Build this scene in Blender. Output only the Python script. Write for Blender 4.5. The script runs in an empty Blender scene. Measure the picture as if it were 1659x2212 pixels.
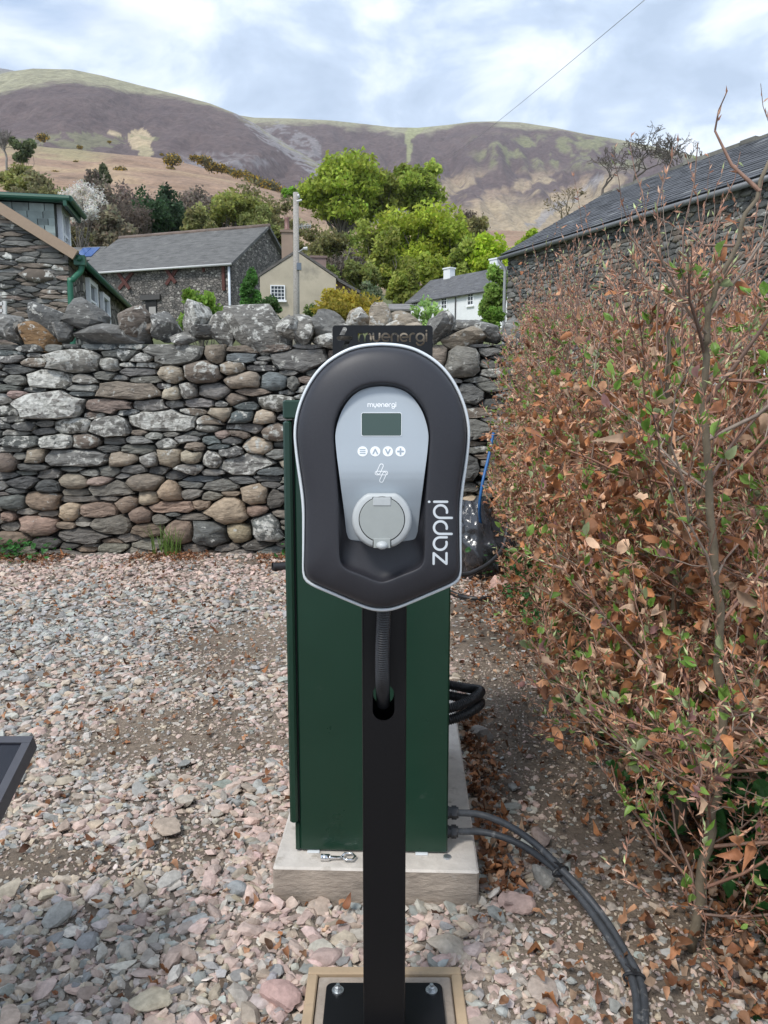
import bpy, math, random
import numpy as np
from mathutils import Vector, noise
from mathutils.bvhtree import BVHTree
from mathutils.geometry import tessellate_polygon

# ------------------------------------------------------------------ camera, sky, sun, exposure
CAM_Z, PITCH, FPX = 1.25, math.radians(8.0), 1661.0
scene = bpy.context.scene
col = scene.collection
cam_data = bpy.data.cameras.new('camera')
cam = bpy.data.objects.new('camera', cam_data)
col.objects.link(cam)
cam.location = (0, 0, CAM_Z)
cam.rotation_euler = (math.radians(90) - PITCH, 0, 0)
cam_data.sensor_fit = 'VERTICAL'
cam_data.sensor_height = 36.0
cam_data.lens = FPX / 2212.0 * 36.0
cam_data.clip_start = 0.02
cam_data.clip_end = 20000
scene.camera = cam

SUN_EL, SUN_AZ = math.radians(52), math.radians(215)      # azimuth from north (+Y) clockwise: behind the camera, to its left
world = bpy.data.worlds.new('World')
scene.world = world
world.use_nodes = True
wn, wl = world.node_tree.nodes, world.node_tree.links
wn.clear()
w_out = wn.new('ShaderNodeOutputWorld')
w_bg = wn.new('ShaderNodeBackground')
w_bg.inputs['Strength'].default_value = 0.1
w_sky = wn.new('ShaderNodeTexSky')
w_sky.sky_type = 'NISHITA'
w_sky.sun_disc = False
w_sky.sun_elevation = SUN_EL
w_sky.sun_rotation = SUN_AZ
w_tc = wn.new('ShaderNodeTexCoord')
def w_noise(scale, detail, rough, dist, loc, sz):
    m = wn.new('ShaderNodeMapping')
    m.inputs['Scale'].default_value = sz
    m.inputs['Location'].default_value = loc
    wl.new(w_tc.outputs['Generated'], m.inputs['Vector'])
    n = wn.new('ShaderNodeTexNoise')
    n.inputs['Scale'].default_value = scale
    n.inputs['Detail'].default_value = detail
    n.inputs['Roughness'].default_value = rough
    n.inputs['Distortion'].default_value = dist
    wl.new(m.outputs['Vector'], n.inputs['Vector'])
    return n
def w_ramp(src, stops):
    r = wn.new('ShaderNodeValToRGB')
    e = r.color_ramp.elements
    while len(e) < len(stops): e.new(0.5)
    for k, (p, c) in enumerate(stops):
        e[k].position = p; e[k].color = (*c, 1)
    wl.new(src, r.inputs['Fac'])
    return r
w_shade = w_ramp(w_noise(6.0, 8, .58, .3, (.3, .1, .55), (1, 1, 2.0)).outputs['Fac'],
                 [(.36, (3.0, 3.75, 4.9)), (.46, (3.7, 4.5, 5.7)), (.53, (4.9, 5.6, 6.5)), (.62, (6.3, 6.75, 7.3))])
w_cover = w_ramp(w_noise(3.2, 6, .5, .3, (1.7, .4, .2), (1, 1, 2.0)).outputs['Fac'],
                 [(.30, (.25,) * 3), (.48, (1,) * 3)])
w_blue = wn.new('ShaderNodeMixRGB'); w_blue.blend_type = 'MULTIPLY'; w_blue.inputs['Fac'].default_value = 1
w_blue.inputs['Color2'].default_value = (1.25, 1.25, 1.25, 1)
wl.new(w_sky.outputs['Color'], w_blue.inputs['Color1'])
w_mix = wn.new('ShaderNodeMixRGB')
wl.new(w_cover.outputs['Color'], w_mix.inputs['Fac'])
wl.new(w_blue.outputs['Color'], w_mix.inputs['Color1'])
wl.new(w_shade.outputs['Color'], w_mix.inputs['Color2'])
wl.new(w_mix.outputs['Color'], w_bg.inputs['Color'])
wl.new(w_bg.outputs['Background'], w_out.inputs['Surface'])

sun_data = bpy.data.lights.new('sun', 'SUN')
sun_data.energy = 1.5
sun_data.angle = math.radians(14)
sun_data.color = (1.0, .96, .9)
sun = bpy.data.objects.new('sun', sun_data)
col.objects.link(sun)
sd = Vector((math.sin(SUN_AZ) * math.cos(SUN_EL), math.cos(SUN_AZ) * math.cos(SUN_EL), math.sin(SUN_EL)))
sun.rotation_euler = sd.to_track_quat('Z', 'Y').to_euler()
scene.view_settings.view_transform = 'Standard'
scene.view_settings.look = 'None'
scene.view_settings.exposure = 0.88
scene.view_settings.gamma = 1.0
scene.view_settings.use_curve_mapping = False
scene.cycles.max_bounces = 6
scene.cycles.diffuse_bounces = 3
scene.cycles.transparent_max_bounces = 8
scene.cycles.use_denoising = True

# ------------------------------------------------------------------ helpers
rng = np.random.default_rng(7)
random.seed(7)
CP, SP = math.cos(PITCH), math.sin(PITCH)
def P(px, py, D):
    """a surveyed point: bearing and elevation read off the photograph (1659 x 2212 grid), at distance D north of the camera"""
    u, v = (px - 829.5) / FPX, (1106 - py) / FPX
    y = v * SP + CP
    s = D / y
    return np.array((u * s, D, CAM_Z + (v * CP - SP) * s))
def G(px, py, z=0.0):
    u, v = (px - 829.5) / FPX, (1106 - py) / FPX
    s = (z - CAM_Z) / (v * CP - SP)
    return np.array((u * s, (v * SP + CP) * s, z))

def wloc(o):
    l = Vector((0, 0, 0))
    while o is not None:
        l = l + o.location; o = o.parent
    return np.array(l)

class Bag:
    def __init__(s): s.V, s.F, s.C, s.M, s.n = [], [], [], [], 0
    def add(s, v, f, c=None, m=0):
        v = np.asarray(v, float).reshape(-1, 3)
        if isinstance(f, np.ndarray):
            s.F.append(f + s.n); s.M.append(np.full(len(f), m))
        else:
            by = {}
            for t in f: by.setdefault(len(t), []).append(t)
            for t in by.values():
                s.F.append(np.array(t) + s.n); s.M.append(np.full(len(t), m))
        if c is None: c = (1, 1, 1, 0)
        c = np.asarray(c, float)
        if c.ndim == 1:
            if len(c) == 3: c = np.append(c, 0)
            c = np.tile(c, (len(v), 1))
        elif c.shape[1] == 3: c = np.hstack([c, np.zeros((len(c), 1))])
        s.V.append(v); s.C.append(c); s.n += len(v)
        return s
    def verts(s): return np.concatenate(s.V)
    def mesh(s, name, mats, smooth, off):
        me = bpy.data.meshes.new(name)
        V = np.concatenate(s.V) - off
        me.vertices.add(len(V)); me.vertices.foreach_set('co', V.astype(np.float32).ravel())
        loops = np.concatenate([f.ravel() for f in s.F]).astype(np.int32)
        tot = np.concatenate([np.full(len(f), f.shape[1]) for f in s.F]).astype(np.int32)
        st = np.concatenate([[0], np.cumsum(tot)[:-1]]).astype(np.int32)
        me.loops.add(len(loops)); me.loops.foreach_set('vertex_index', loops)
        me.polygons.add(len(tot)); me.polygons.foreach_set('loop_start', st); me.polygons.foreach_set('loop_total', tot)
        me.polygons.foreach_set('material_index', np.concatenate(s.M).astype(np.int32))
        me.polygons.foreach_set('use_smooth', np.full(len(tot), smooth))
        a = me.attributes.new('col', 'FLOAT_COLOR', 'POINT')
        a.data.foreach_set('color', np.concatenate(s.C).astype(np.float32).ravel())
        for m in (mats if isinstance(mats, (list, tuple)) else [mats]): me.materials.append(m)
        me.update(calc_edges=True); me.validate()
        return me
    def build(s, name, mats, parent=None, smooth=False, **tags):
        off = wloc(parent)
        o = bpy.data.objects.new(name, s.mesh(name, mats, smooth, off))
        col.objects.link(o)
        o.parent = parent
        for k, v in tags.items(): o[k] = v
        return o

def thing(name, loc, label, category, group=None):
    o = bpy.data.objects.new(name, None)
    o.empty_display_size = .1
    o.location = tuple(float(q) for q in loc)
    col.objects.link(o)
    o['label'] = label; o['category'] = category
    if group: o['group'] = group
    return o

def obox(c, ax, h):
    c = np.asarray(c, float); ax = np.asarray(ax, float)
    v = [c + ax[0] * h[0] * i + ax[1] * h[1] * j + ax[2] * h[2] * k for i in (-1, 1) for j in (-1, 1) for k in (-1, 1)]
    return np.array(v), [(0, 1, 3, 2), (4, 6, 7, 5), (0, 4, 5, 1), (2, 3, 7, 6), (0, 2, 6, 4), (1, 5, 7, 3)]
I3 = np.eye(3)
def rotz(a):
    return np.array([[math.cos(a), math.sin(a), 0], [-math.sin(a), math.cos(a), 0], [0, 0, 1]])
def bbox(x0, x1, y0, y1, z0, z1):
    return obox(((x0 + x1) / 2, (y0 + y1) / 2, (z0 + z1) / 2), I3, (abs(x1 - x0) / 2, abs(y1 - y0) / 2, abs(z1 - z0) / 2))
def bev_box(x0, x1, y0, y1, z0, z1, b):
    """box with chamfered edges: rings of an octagon-like section in plan, chamfered top and bottom"""
    def ring(i, z):
        xa, xb, ya, yb = x0 + i, x1 - i, y0 + i, y1 - i
        return [(xa + b, ya, z), (xb - b, ya, z), (xb, ya + b, z), (xb, yb - b, z), (xb - b, yb, z), (xa + b, yb, z), (xa, yb - b, z), (xa, ya + b, z)]
    v = ring(b, z0) + ring(0, z0 + b) + ring(0, z1 - b) + ring(b, z1)
    f = [tuple(range(7, -1, -1)), tuple(range(24, 32))]
    for k in range(3):
        for i in range(8):
            j = (i + 1) % 8
            f.append((k * 8 + i, k * 8 + j, k * 8 + 8 + j, k * 8 + 8 + i))
    return np.array(v), f

def tube(path, rad, n=8, caps=True):
    p = np.asarray(path, float); m = len(p)
    r = np.full(m, rad) if np.isscalar(rad) else np.asarray(rad, float)
    t = np.gradient(p, axis=0); t /= np.linalg.norm(t, axis=1)[:, None] + 1e-12
    ref = np.array((0, 0, 1.)) if abs(t[0][2]) < .9 else np.array((1., 0, 0))
    u = np.zeros_like(p)
    a = np.cross(t[0], ref); a /= np.linalg.norm(a); u[0] = a
    for i in range(1, m):
        a = u[i - 1] - t[i] * np.dot(u[i - 1], t[i]); l = np.linalg.norm(a)
        u[i] = a / l if l > 1e-9 else u[i - 1]
    w = np.cross(t, u)
    th = np.arange(n) * 2 * math.pi / n
    v = (p[:, None] + r[:, None, None] * (np.cos(th)[None, :, None] * u[:, None] + np.sin(th)[None, :, None] * w[:, None])).reshape(-1, 3)
    i = np.arange(m - 1)[:, None] * n; k = np.arange(n)[None]
    k2 = (k + 1) % n
    f = np.stack([i + k, i + k2, i + n + k2, i + n + k], -1).reshape(-1, 4)
    if caps:
        fl = [tuple(q) for q in f] + [tuple(range(n - 1, -1, -1)), tuple(range((m - 1) * n, m * n))]
        return v, fl
    return v, f

_TRIG = {}
def thin(path, rad, n):
    """cheap tube for twigs: one fixed frame along the whole length, no caps"""
    p = np.asarray(path, float); m = len(p); d = p[-1] - p[0]
    x, y, z = d
    if abs(z) > .9 * math.sqrt(x * x + y * y + z * z): u = np.array((0., z, -y))
    else: u = np.array((y, -x, 0.))
    u /= math.sqrt(u @ u) + 1e-12
    w = np.array((y * u[2] - z * u[1], z * u[0] - x * u[2], x * u[1] - y * u[0])); w /= math.sqrt(w @ w) + 1e-12
    if (m, n) not in _TRIG:
        th = np.arange(n) * 2 * math.pi / n
        i = np.arange(m - 1)[:, None] * n; k = np.arange(n)[None]; k2 = (k + 1) % n
        _TRIG[(m, n)] = (np.cos(th)[:, None], np.sin(th)[:, None], np.stack([i + k, i + k2, i + n + k2, i + n + k], -1).reshape(-1, 4))
    c, s, f = _TRIG[(m, n)]
    ringv = c * u + s * w
    return (p[:, None] + np.asarray(rad)[:, None, None] * ringv[None]).reshape(-1, 3), f

def smooth_path(pts, n):
    p = np.asarray(pts, float)
    q = np.vstack([2 * p[0] - p[1], p, 2 * p[-1] - p[-2]])
    out = []
    for i in range(len(p) - 1):
        a, b, c, d = q[i:i + 4]
        for t in np.linspace(0, 1, n, endpoint=False):
            out.append(.5 * (2 * b + (c - a) * t + (2 * a - 5 * b + 4 * c - d) * t ** 2 + (-a + 3 * b - 3 * c + d) * t ** 3))
    out.append(p[-1])
    return np.array(out)

def ico(sub):
    import bmesh
    bm = bmesh.new(); bmesh.ops.create_icosphere(bm, subdivisions=sub, radius=1)
    v = np.array([x.co[:] for x in bm.verts]); f = np.array([[y.index for y in x.verts] for x in bm.faces]); bm.free()
    return v, f
ICO1, ICO2, ICO3 = ico(1), ico(2), ico(3)
def rock(base, r, planes=12, rough=.04, h0=.62, h1=1.0):
    v, f = base
    n = r.normal(size=(planes, 3)); n /= np.linalg.norm(n, axis=1)[:, None]
    h = r.uniform(h0, h1, planes)
    d = v @ n.T
    rad = np.where(d > .05, h / np.maximum(d, .05), 9).min(1)
    rad = np.minimum(rad, 1.18)
    return v * (rad * (1 + r.uniform(-rough, rough, len(v))))[:, None], f

# ------------------------------------------------------------------ materials
def new_mat(name):
    m = bpy.data.materials.new(name); m.use_nodes = True
    nt = m.node_tree; nt.nodes.clear()
    o = nt.nodes.new('ShaderNodeOutputMaterial')
    return m, nt, nt.nodes, nt.links, o
def noise_node(nt, scale, detail=4, rough=.55, coord='Object', vec=(1, 1, 1), dist=0):
    tc = nt.nodes.new('ShaderNodeTexCoord'); mp = nt.nodes.new('ShaderNodeMapping')
    mp.inputs['Scale'].default_value = vec
    nt.links.new(tc.outputs[coord], mp.inputs['Vector'])
    n = nt.nodes.new('ShaderNodeTexNoise')
    n.inputs['Scale'].default_value = scale; n.inputs['Detail'].default_value = detail
    n.inputs['Roughness'].default_value = rough; n.inputs['Distortion'].default_value = dist
    nt.links.new(mp.outputs['Vector'], n.inputs['Vector'])
    return n
def ramp(nt, src, stops):
    r = nt.nodes.new('ShaderNodeValToRGB'); e = r.color_ramp.elements
    while len(e) < len(stops): e.new(.5)
    for k, (p, c) in enumerate(stops):
        e[k].position = p; e[k].color = (*c, 1) if len(c) == 3 else c
    nt.links.new(src, r.inputs['Fac'])
    return r
def mixc(nt, kind, fac, a, b):
    n = nt.nodes.new('ShaderNodeMixRGB'); n.blend_type = kind
    for s, q in ((0, fac), (1, a), (2, b)):
        if isinstance(q, bpy.types.NodeSocket): nt.links.new(q, n.inputs[s])
        elif s == 0: n.inputs[0].default_value = q
        else: n.inputs[s].default_value = (*q, 1) if len(q) == 3 else q
    return n.outputs[0]
def surface(name, base=None, rough=.8, scale=20, var=.25, bump=.2, bscale=None, metal=0, vec=(1, 1, 1), coat=0, spec=.5, dirt=None, coord='Object', bdist=.005, lichen=False, rvar=0):
    """base None: the colour comes from the attribute 'col'"""
    m, nt, N, L, out = new_mat(name)
    b = N.new('ShaderNodeBsdfPrincipled')
    if base is None:
        at = N.new('ShaderNodeAttribute'); at.attribute_name = 'col'; c = at.outputs['Color']
    else:
        rgb = N.new('ShaderNodeRGB'); rgb.outputs[0].default_value = (*base, 1); c = rgb.outputs[0]
    if var:
        n1 = noise_node(nt, scale, 6, .6, coord, vec)
        r1 = ramp(nt, n1.outputs['Fac'], [(.25, (1 - var,) * 3), (.75, (1 + var,) * 3)])
        c = mixc(nt, 'MULTIPLY', 1.0, c, r1.outputs['Color'])
    if dirt:
        dcol, dscale, d0, d1 = dirt
        n2 = noise_node(nt, dscale, 6, .6, coord)
        r2 = ramp(nt, n2.outputs['Fac'], [(d0, (0, 0, 0)), (d1, (1, 1, 1))])
        c = mixc(nt, 'MIX', r2.outputs['Color'], c, dcol)
    if lichen:
        at2 = N.new('ShaderNodeAttribute'); at2.attribute_name = 'col'
        n3 = noise_node(nt, lichen, 7, .62, coord)
        n4 = noise_node(nt, lichen * .22, 3, .5, coord)
        s = N.new('ShaderNodeMath'); s.operation = 'MULTIPLY_ADD'
        L.new(at2.outputs['Alpha'], s.inputs[0]); s.inputs[1].default_value = .38; L.new(n3.outputs['Fac'], s.inputs[2])
        s2 = N.new('ShaderNodeMath'); s2.operation = 'MULTIPLY_ADD'
        L.new(n4.outputs['Fac'], s2.inputs[0]); s2.inputs[1].default_value = .35; L.new(s.outputs[0], s2.inputs[2])
        r3 = ramp(nt, s2.outputs[0], [(.86, (0, 0, 0)), (.93, (1, 1, 1))])
        n5 = noise_node(nt, lichen * 1.7, 3, .5, coord)
        r5 = ramp(nt, n5.outputs['Fac'], [(.35, (.36, .355, .32)), (.65, (.66, .65, .60))])
        c = mixc(nt, 'MIX', r3.outputs['Color'], c, r5.outputs['Color'])
    L.new(c, b.inputs['Base Color'])
    b.inputs['Roughness'].default_value = rough
    b.inputs['Metallic'].default_value = metal
    b.inputs['Specular IOR Level'].default_value = spec
    b.inputs['Coat Weight'].default_value = coat
    b.inputs['Coat Roughness'].default_value = .08
    if rvar:
        n6 = noise_node(nt, 6, 5, .6, coord)
        mr = N.new('ShaderNodeMapRange'); mr.inputs['To Min'].default_value = rough - rvar; mr.inputs['To Max'].default_value = rough + rvar
        L.new(n6.outputs['Fac'], mr.inputs['Value']); L.new(mr.outputs[0], b.inputs['Roughness'])
    if bump:
        nb = noise_node(nt, bscale or scale * 2, 6, .65, coord, vec)
        bp = N.new('ShaderNodeBump'); bp.inputs['Strength'].default_value = bump; bp.inputs['Distance'].default_value = bdist
        L.new(nb.outputs['Fac'], bp.inputs['Height']); L.new(bp.outputs['Normal'], b.inputs['Normal'])
    L.new(b.outputs['BSDF'], out.inputs['Surface'])
    return m
def leafy(name, trans=.35, rough=.55, var=.25, scale=3):
    m, nt, N, L, out = new_mat(name)
    at = N.new('ShaderNodeAttribute'); at.attribute_name = 'col'
    n1 = noise_node(nt, scale, 3)
    r1 = ramp(nt, n1.outputs['Fac'], [(.3, (1 - var,) * 3), (.7, (1 + var,) * 3)])
    c = mixc(nt, 'MULTIPLY', 1.0, at.outputs['Color'], r1.outputs['Color'])
    b = N.new('ShaderNodeBsdfPrincipled'); b.inputs['Roughness'].default_value = rough; b.inputs['Specular IOR Level'].default_value = .3
    t = N.new('ShaderNodeBsdfTranslucent'); mx = N.new('ShaderNodeMixShader'); mx.inputs[0].default_value = trans
    L.new(c, b.inputs['Base Color']); L.new(c, t.inputs['Color'])
    L.new(b.outputs[0], mx.inputs[1]); L.new(t.outputs[0], mx.inputs[2]); L.new(mx.outputs[0], out.inputs['Surface'])
    return m

M = {}
M['housing'] = surface('charcoal_moulding', (.026, .026, .032), .5, 300, .12, .12, 1400, bdist=.0004, spec=.5, rvar=.04, dirt=((.06, .06, .06), 160, .76, .84))
M['trim'] = surface('pale_grey_trim', (.68, .715, .735), .35, 40, .05, 0)
M['panel'] = surface('grey_fascia', (.39, .435, .475), .27, 10, .04, 0, spec=.5)
M['white_print'] = surface('white_print', (.85, .87, .88), .5, 40, .03, 0)
M['glyph'] = surface('grey_glyph', (.33, .39, .45), .5, 40, .03, 0)
M['screen'] = surface('liquid_crystal_glass', (.055, .085, .07), .12, 5, .1, 0)
M['socket'] = surface('socket_grey', (.47, .49, .49), .42, 60, .05, .03, 300, bdist=.0005, dirt=((.35, .35, .34), 14, .66, .8))
M['socket_lid'] = surface('socket_lid_grey', (.345, .365, .35), .45, 60, .05, .03, 300, bdist=.0005)
M['black'] = surface('black_powder_coat', (.006, .006, .007), .36, 200, .2, .05, 600, bdist=.0004, spec=.3, dirt=((.06, .06, .06), 90, .76, .82))
M['black_in'] = surface('black_inside', (.01, .01, .01), .8, 200, .2, 0)
M['rubber'] = surface('black_conduit', (.022, .022, .024), .42, 60, .2, 0)
M['green'] = surface('green_enamel', (.008, .036, .021), .30, 3, .12, .03, 40, bdist=.001, spec=.5, rvar=.08, dirt=((.035, .06, .045), 22, .66, .84))
M['zinc'] = surface('zinc_plated', (.55, .57, .58), .35, 80, .15, .05, metal=.9)
M['chrome'] = surface('chrome', (.75, .75, .76), .16, 40, .05, 0, metal=1)
M['cable'] = surface('dusty_black_cable', (.05, .054, .06), .5, 60, .3, .05, dirt=((.25, .24, .23), 40, .6, .75))
M['slab_top'] = surface('cement_top', (.58, .53, .475), .9, 14, .2, .6, 60, dirt=((.30, .26, .215), 17, .58, .74), bdist=.004)
M['slab_side'] = surface('cement_side', (.33, .275, .225), .92, 9, .4, .8, 28, vec=(1, 1, 2.5), dirt=((.44, .385, .335), 13, .56, .72), bdist=.008)
M['timber'] = surface('pale_timber', (.42, .31, .20), .8, 10, .25, .25, 60, vec=(1, 1, 1), bdist=.002, dirt=((.26, .2, .15), 20, .6, .8))
M['stone'] = surface('field_stone', None, .9, 13, .5, 1.0, 17, bdist=.035, lichen=17, vec=(1, 1, 2.6))
M['stone_far'] = surface('barn_stone', None, .9, 7, .4, .6, 18, bdist=.02, lichen=9)
M['core'] = surface('wall_core', (.05, .046, .042), .95, 12, .4, .6, 30, bdist=.02)
M['gravel'] = surface('gravel_stone', None, .88, 60, .3, .5, 120, bdist=.003)
M['litter'] = leafy('dead_leaf', .22, .6, .3, 30)
M['green_leaf'] = leafy('green_leaf', .4, .4, .2, 30)
M['foliage'] = leafy('tree_foliage', .5, .6, .2, .6)
M['bark'] = surface('bark', None, .9, 30, .35, .5, 60, bdist=.004)
M['twig'] = surface('twig', None, .6, 60, .25, 0)
M['slate'] = surface('roof_slate', None, .65, 6, .3, .4, 25, bdist=.006)
M['paint'] = surface('painted_joinery', None, .45, 20, .08, 0)
M['render_wall'] = surface('lime_render', None, .9, 1.2, .18, .3, 20, bdist=.01, dirt=((.24, .22, .18), .9, .58, .75))
M['glass'] = surface('window_glass', (.05, .06, .07), .08, 5, .1, 0)
M['polythene'] = surface('dusty_polythene', (.028, .03, .036), .14, 8, .5, .35, 16, bdist=.02, coat=.8)
M['solar'] = surface('solar_glass', (.06, .12, .3), .2, 3, .1, 0)
# ------------------------------------------------------------------ ground and hills
def fbm(x, y, z=0.0, o=4): return noise.fractal(Vector((x, y, z)), 1.0, 2.0, o)
def lerp(a, b, t): return a + (b - a) * t
def sstep(a, b, x):
    t = (x - a) / (b - a); t = 0.0 if t < 0 else (1.0 if t > 1 else t); return t * t * (3 - 2 * t)
YK = [6.2, 7.4, 12, 22, 45, 80, 110]
ZK = [-.02, .25, .9, 2.0, 5.0, 10.5, 16.0]
TOPX = [-900, 0, 85, 200, 330, 430, 520, 610, 700, 800, 1000, 1300, 2600]
TOPY = [335, 328, 308, 322, 336, 352, 372, 402, 440, 480, 500, 510, 515]
def px_of(X, Y): return 829.5 + FPX * X / (Y * 1.03)
def ground_z(X, Y):
    if Y <= 6.2: return 0.0
    if Y <= 110: z = float(np.interp(Y, YK, ZK))
    else:
        px = px_of(X, Y)
        zt = P(px, float(np.interp(px, TOPX, TOPY)), 600)[2]
        t = min((Y - 110) / 490, 1.0)
        z = lerp(16.0, zt, t ** 1.12)
        if Y > 600: z -= (Y - 600) * .6
    if Y > 12: z += fbm(X / (Y * .12), Y / 30, 0) * min(Y, 400) * .006
    return z
# yard: one sheet near the camera
def yard_z(x, y):
    z = .018 * fbm(x * .9, y * .9) + .006 * fbm(x * 5, y * 5)
    z += .05 * float(sstep(.95, 2.2, x)) + .02 * float(sstep(5.6, 6.4, y))
    return z
def dirtness(x, y):
    """0 where stone chips cover the yard, 1 where trodden earth shows"""
    d = 0.0
    for (cx, cy, rx, ry) in ((.62, 3.1, .32, 1.9), (.64, 2.9, .2, 1.4), (.55, 1.75, .35, .35), (-.55, 3.9, .75, .55), (-.75, 2.75, .55, .35), (-.95, 1.95, .35, .12), (-.55, 2.05, .16, .2), (-1.3, 1.85, .22, .14), (-.2, 5.9, 1.2, .35)):
        e = ((x - cx) / rx) ** 2 + ((y - cy) / ry) ** 2
        d = max(d, (1.25 if cx == .64 else .95) - e * .7)
    return min(max(d + .5 * fbm(x * 1.7, y * 1.7, 3), 0), 1)
b = Bag()
xs, ys = np.linspace(-6.5, 7.5, 180), np.linspace(-4, 7.0, 160)
V, C = [], []
for y in ys:
    for x in xs:
        V.append((x, y, yard_z(x, y)))
        k = .8 + .35 * fbm(x * 2.3, y * 2.3, 9)
        d = dirtness(x, y)
        pth_ = math.exp(-((x - .62) / .3) ** 2) * sstep(1.7, 2.3, y) * sstep(5.2, 4.4, y); k *= 1 - .22 * pth_
        C.append((lerp(.25, .235, d) * k, lerp(.205, .18, d) * k, lerp(.165, .132, d) * k))
nx = len(xs)
ii = np.arange((len(ys) - 1) * nx).reshape(-1, nx)[:, :-1].ravel()
b.add(V, np.stack([ii, ii + 1, ii + nx + 1, ii + nx], 1), C)
M['earth'] = surface('trodden_earth', None, .95, 45, .4, .9, 90, bdist=.012)
b.build('ground', M['earth'], None, True, kind='structure')

# land beyond the wall, up to the bracken slope
M['land'] = surface('land_cover', None, .95, .35, .35, .5, 1.5, bdist=.3)
b = Bag(); V, C = [], []
us = np.linspace(-1.15, 1.15, 260)
Ds = np.concatenate([np.linspace(6.6, 12, 8), np.linspace(14, 110, 34), np.linspace(116, 600, 130), np.linspace(612, 760, 8)])
for D in Ds:
    for u in us:
        X = u * D * 1.0
        z = ground_z(X, D) - (.12 if D < 7.3 else 0)
        n1, n2 = fbm(X / 60, D / 60, 1), fbm(X / 14, D / 14, 5)
        px = px_of(X, D)
        g = np.array((.10, .115, .04)) * (1 + .4 * n2)
        br = np.array((.275, .18, .12)) * (1 + .28 * n2 + .22 * fbm(X / 35, D / 9, 7))
        ta = np.array((.40, .29, .17))
        c = lerp(g, br, float(sstep(105, 190, D + 40 * n1)))
        c = lerp(c, ta, .55 * float(sstep(.05, .4, n1)) * float(sstep(200, 300, D)))
        c = lerp(c, np.array((.27, .245, .13)), .7 * float(sstep(520, 575, D + 40 * n1 + 20 * n2)) * float(sstep(330, 220, px)))
        V.append((X, D, z)); C.append(c)
nx = len(us)
ii = np.arange((len(Ds) - 1) * nx).reshape(-1, nx)[:, :-1].ravel()
b.add(V, np.stack([ii, ii + 1, ii + nx + 1, ii + nx], 1), C)
b.build('hillside', M['land'], None, True, kind='structure')

M['fell'] = surface('fell_cover', None, .95, .085, .42, .8, .06, bdist=9)
def fell(name, sky, Dc, Df, foot_y, seed, paint, rel, px0, px1, n=250, m=90):
    b = Bag(); V, C = [], []
    sx, sy = zip(*sky)
    for k in range(m + 14):
        t = k / (m - 1)
        for j in range(n):
            px = lerp(px0, px1, j / (n - 1))
            ys_ = float(np.interp(px, sx, sy))
            dc = Dc(px)
            ec = (P(px, ys_, 1.0)[2] - CAM_Z); ef = (P(px, foot_y, 1.0)[2] - CAM_Z)
            if t <= 1:
                D = lerp(Df, dc, t)
                z = CAM_Z + D * lerp(ef, ec, 1 - (1 - t) ** 1.35)
            else:
                D = dc + (t - 1) * 1400
                z = CAM_Z + dc * ec - (t - 1) ** 1.4 * 900
            X = P(px, 800, D)[0]
            gul = abs(fbm(X / 240 + seed, D / 900, seed, 5))
            kf = min(1, (1 - t) * 4) if t < 1 else 0
            z -= max(.55 - gul, 0) * rel * kf * min(1, t * 4)
            z += fbm(X / 70, D / 70, seed + 3) * rel * .09 * kf
            py_ = 1106 - FPX * math.tan(math.atan2(z - CAM_Z, D) + PITCH)
            V.append((X, D, z)); C.append(paint(px, py_, t, X, D, gul, ys_))
    ii = np.arange((m + 13) * n).reshape(-1, n)[:, :-1].ravel()
    b.add(V, np.stack([ii, ii + 1, ii + n + 1, ii + n], 1), C)
    return b.build(name, M['fell'], None, True, kind='structure')
HEATH, HEATH2 = np.array((.095, .066, .066)), np.array((.14, .10, .092))
GRASS, BRACK, SCREE, TAN = np.array((.30, .28, .18)), np.array((.30, .21, .15)), np.array((.27, .255, .26)), np.array((.42, .33, .21))
GREEN = np.array((.23, .235, .115))
def blob(px, py, cx, cy, rx, ry, wob): return ((px - cx) / rx) ** 2 + ((py - cy) / ry) ** 2 + wob < 1
def paint_left(px, py, t, X, D, gul, ysk):
    n, n2 = fbm(X / 130, D / 60, 2), fbm(X / 40, D / 22, 6)
    c = lerp(HEATH, HEATH2, np.clip(.35 + .5 * n + .35 * n2, 0, 1))
    below = py - ysk
    top = np.interp(px, [0, 120, 260, 420, 560], [42, 34, 20, 7, 4])
    c = lerp(c, GRASS * (1 + .25 * n2), float(sstep(top + 8, top - 6, below + 9 * n + 7 * n2)))
    if blob(px, py, 323, 302, 26, 24, .5 * n2): c = TAN * 1.05
    if blob(px, py, 333, 328, 17, 14, .6 * n2): c = lerp(TAN, GREEN, .3)
    if blob(px, py, 272, 289, 15, 8, .8 * n2): c = TAN
    if blob(px, py, 200, 303, 130, 15, 1.6 * n2 + n): c = lerp(c, GREEN, .5)
    if blob(px, py, 480, 350, 130, 22, 1.3 * n2): c = lerp(c, SCREE, float(np.clip(.35 + n2, 0, .8)))
    edge = np.interp(py, [240, 300, 350, 380], [530, 590, 660, 700])
    if px > edge - 18 and n2 > -.1: c = lerp(c, SCREE, .7)
    return c
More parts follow.
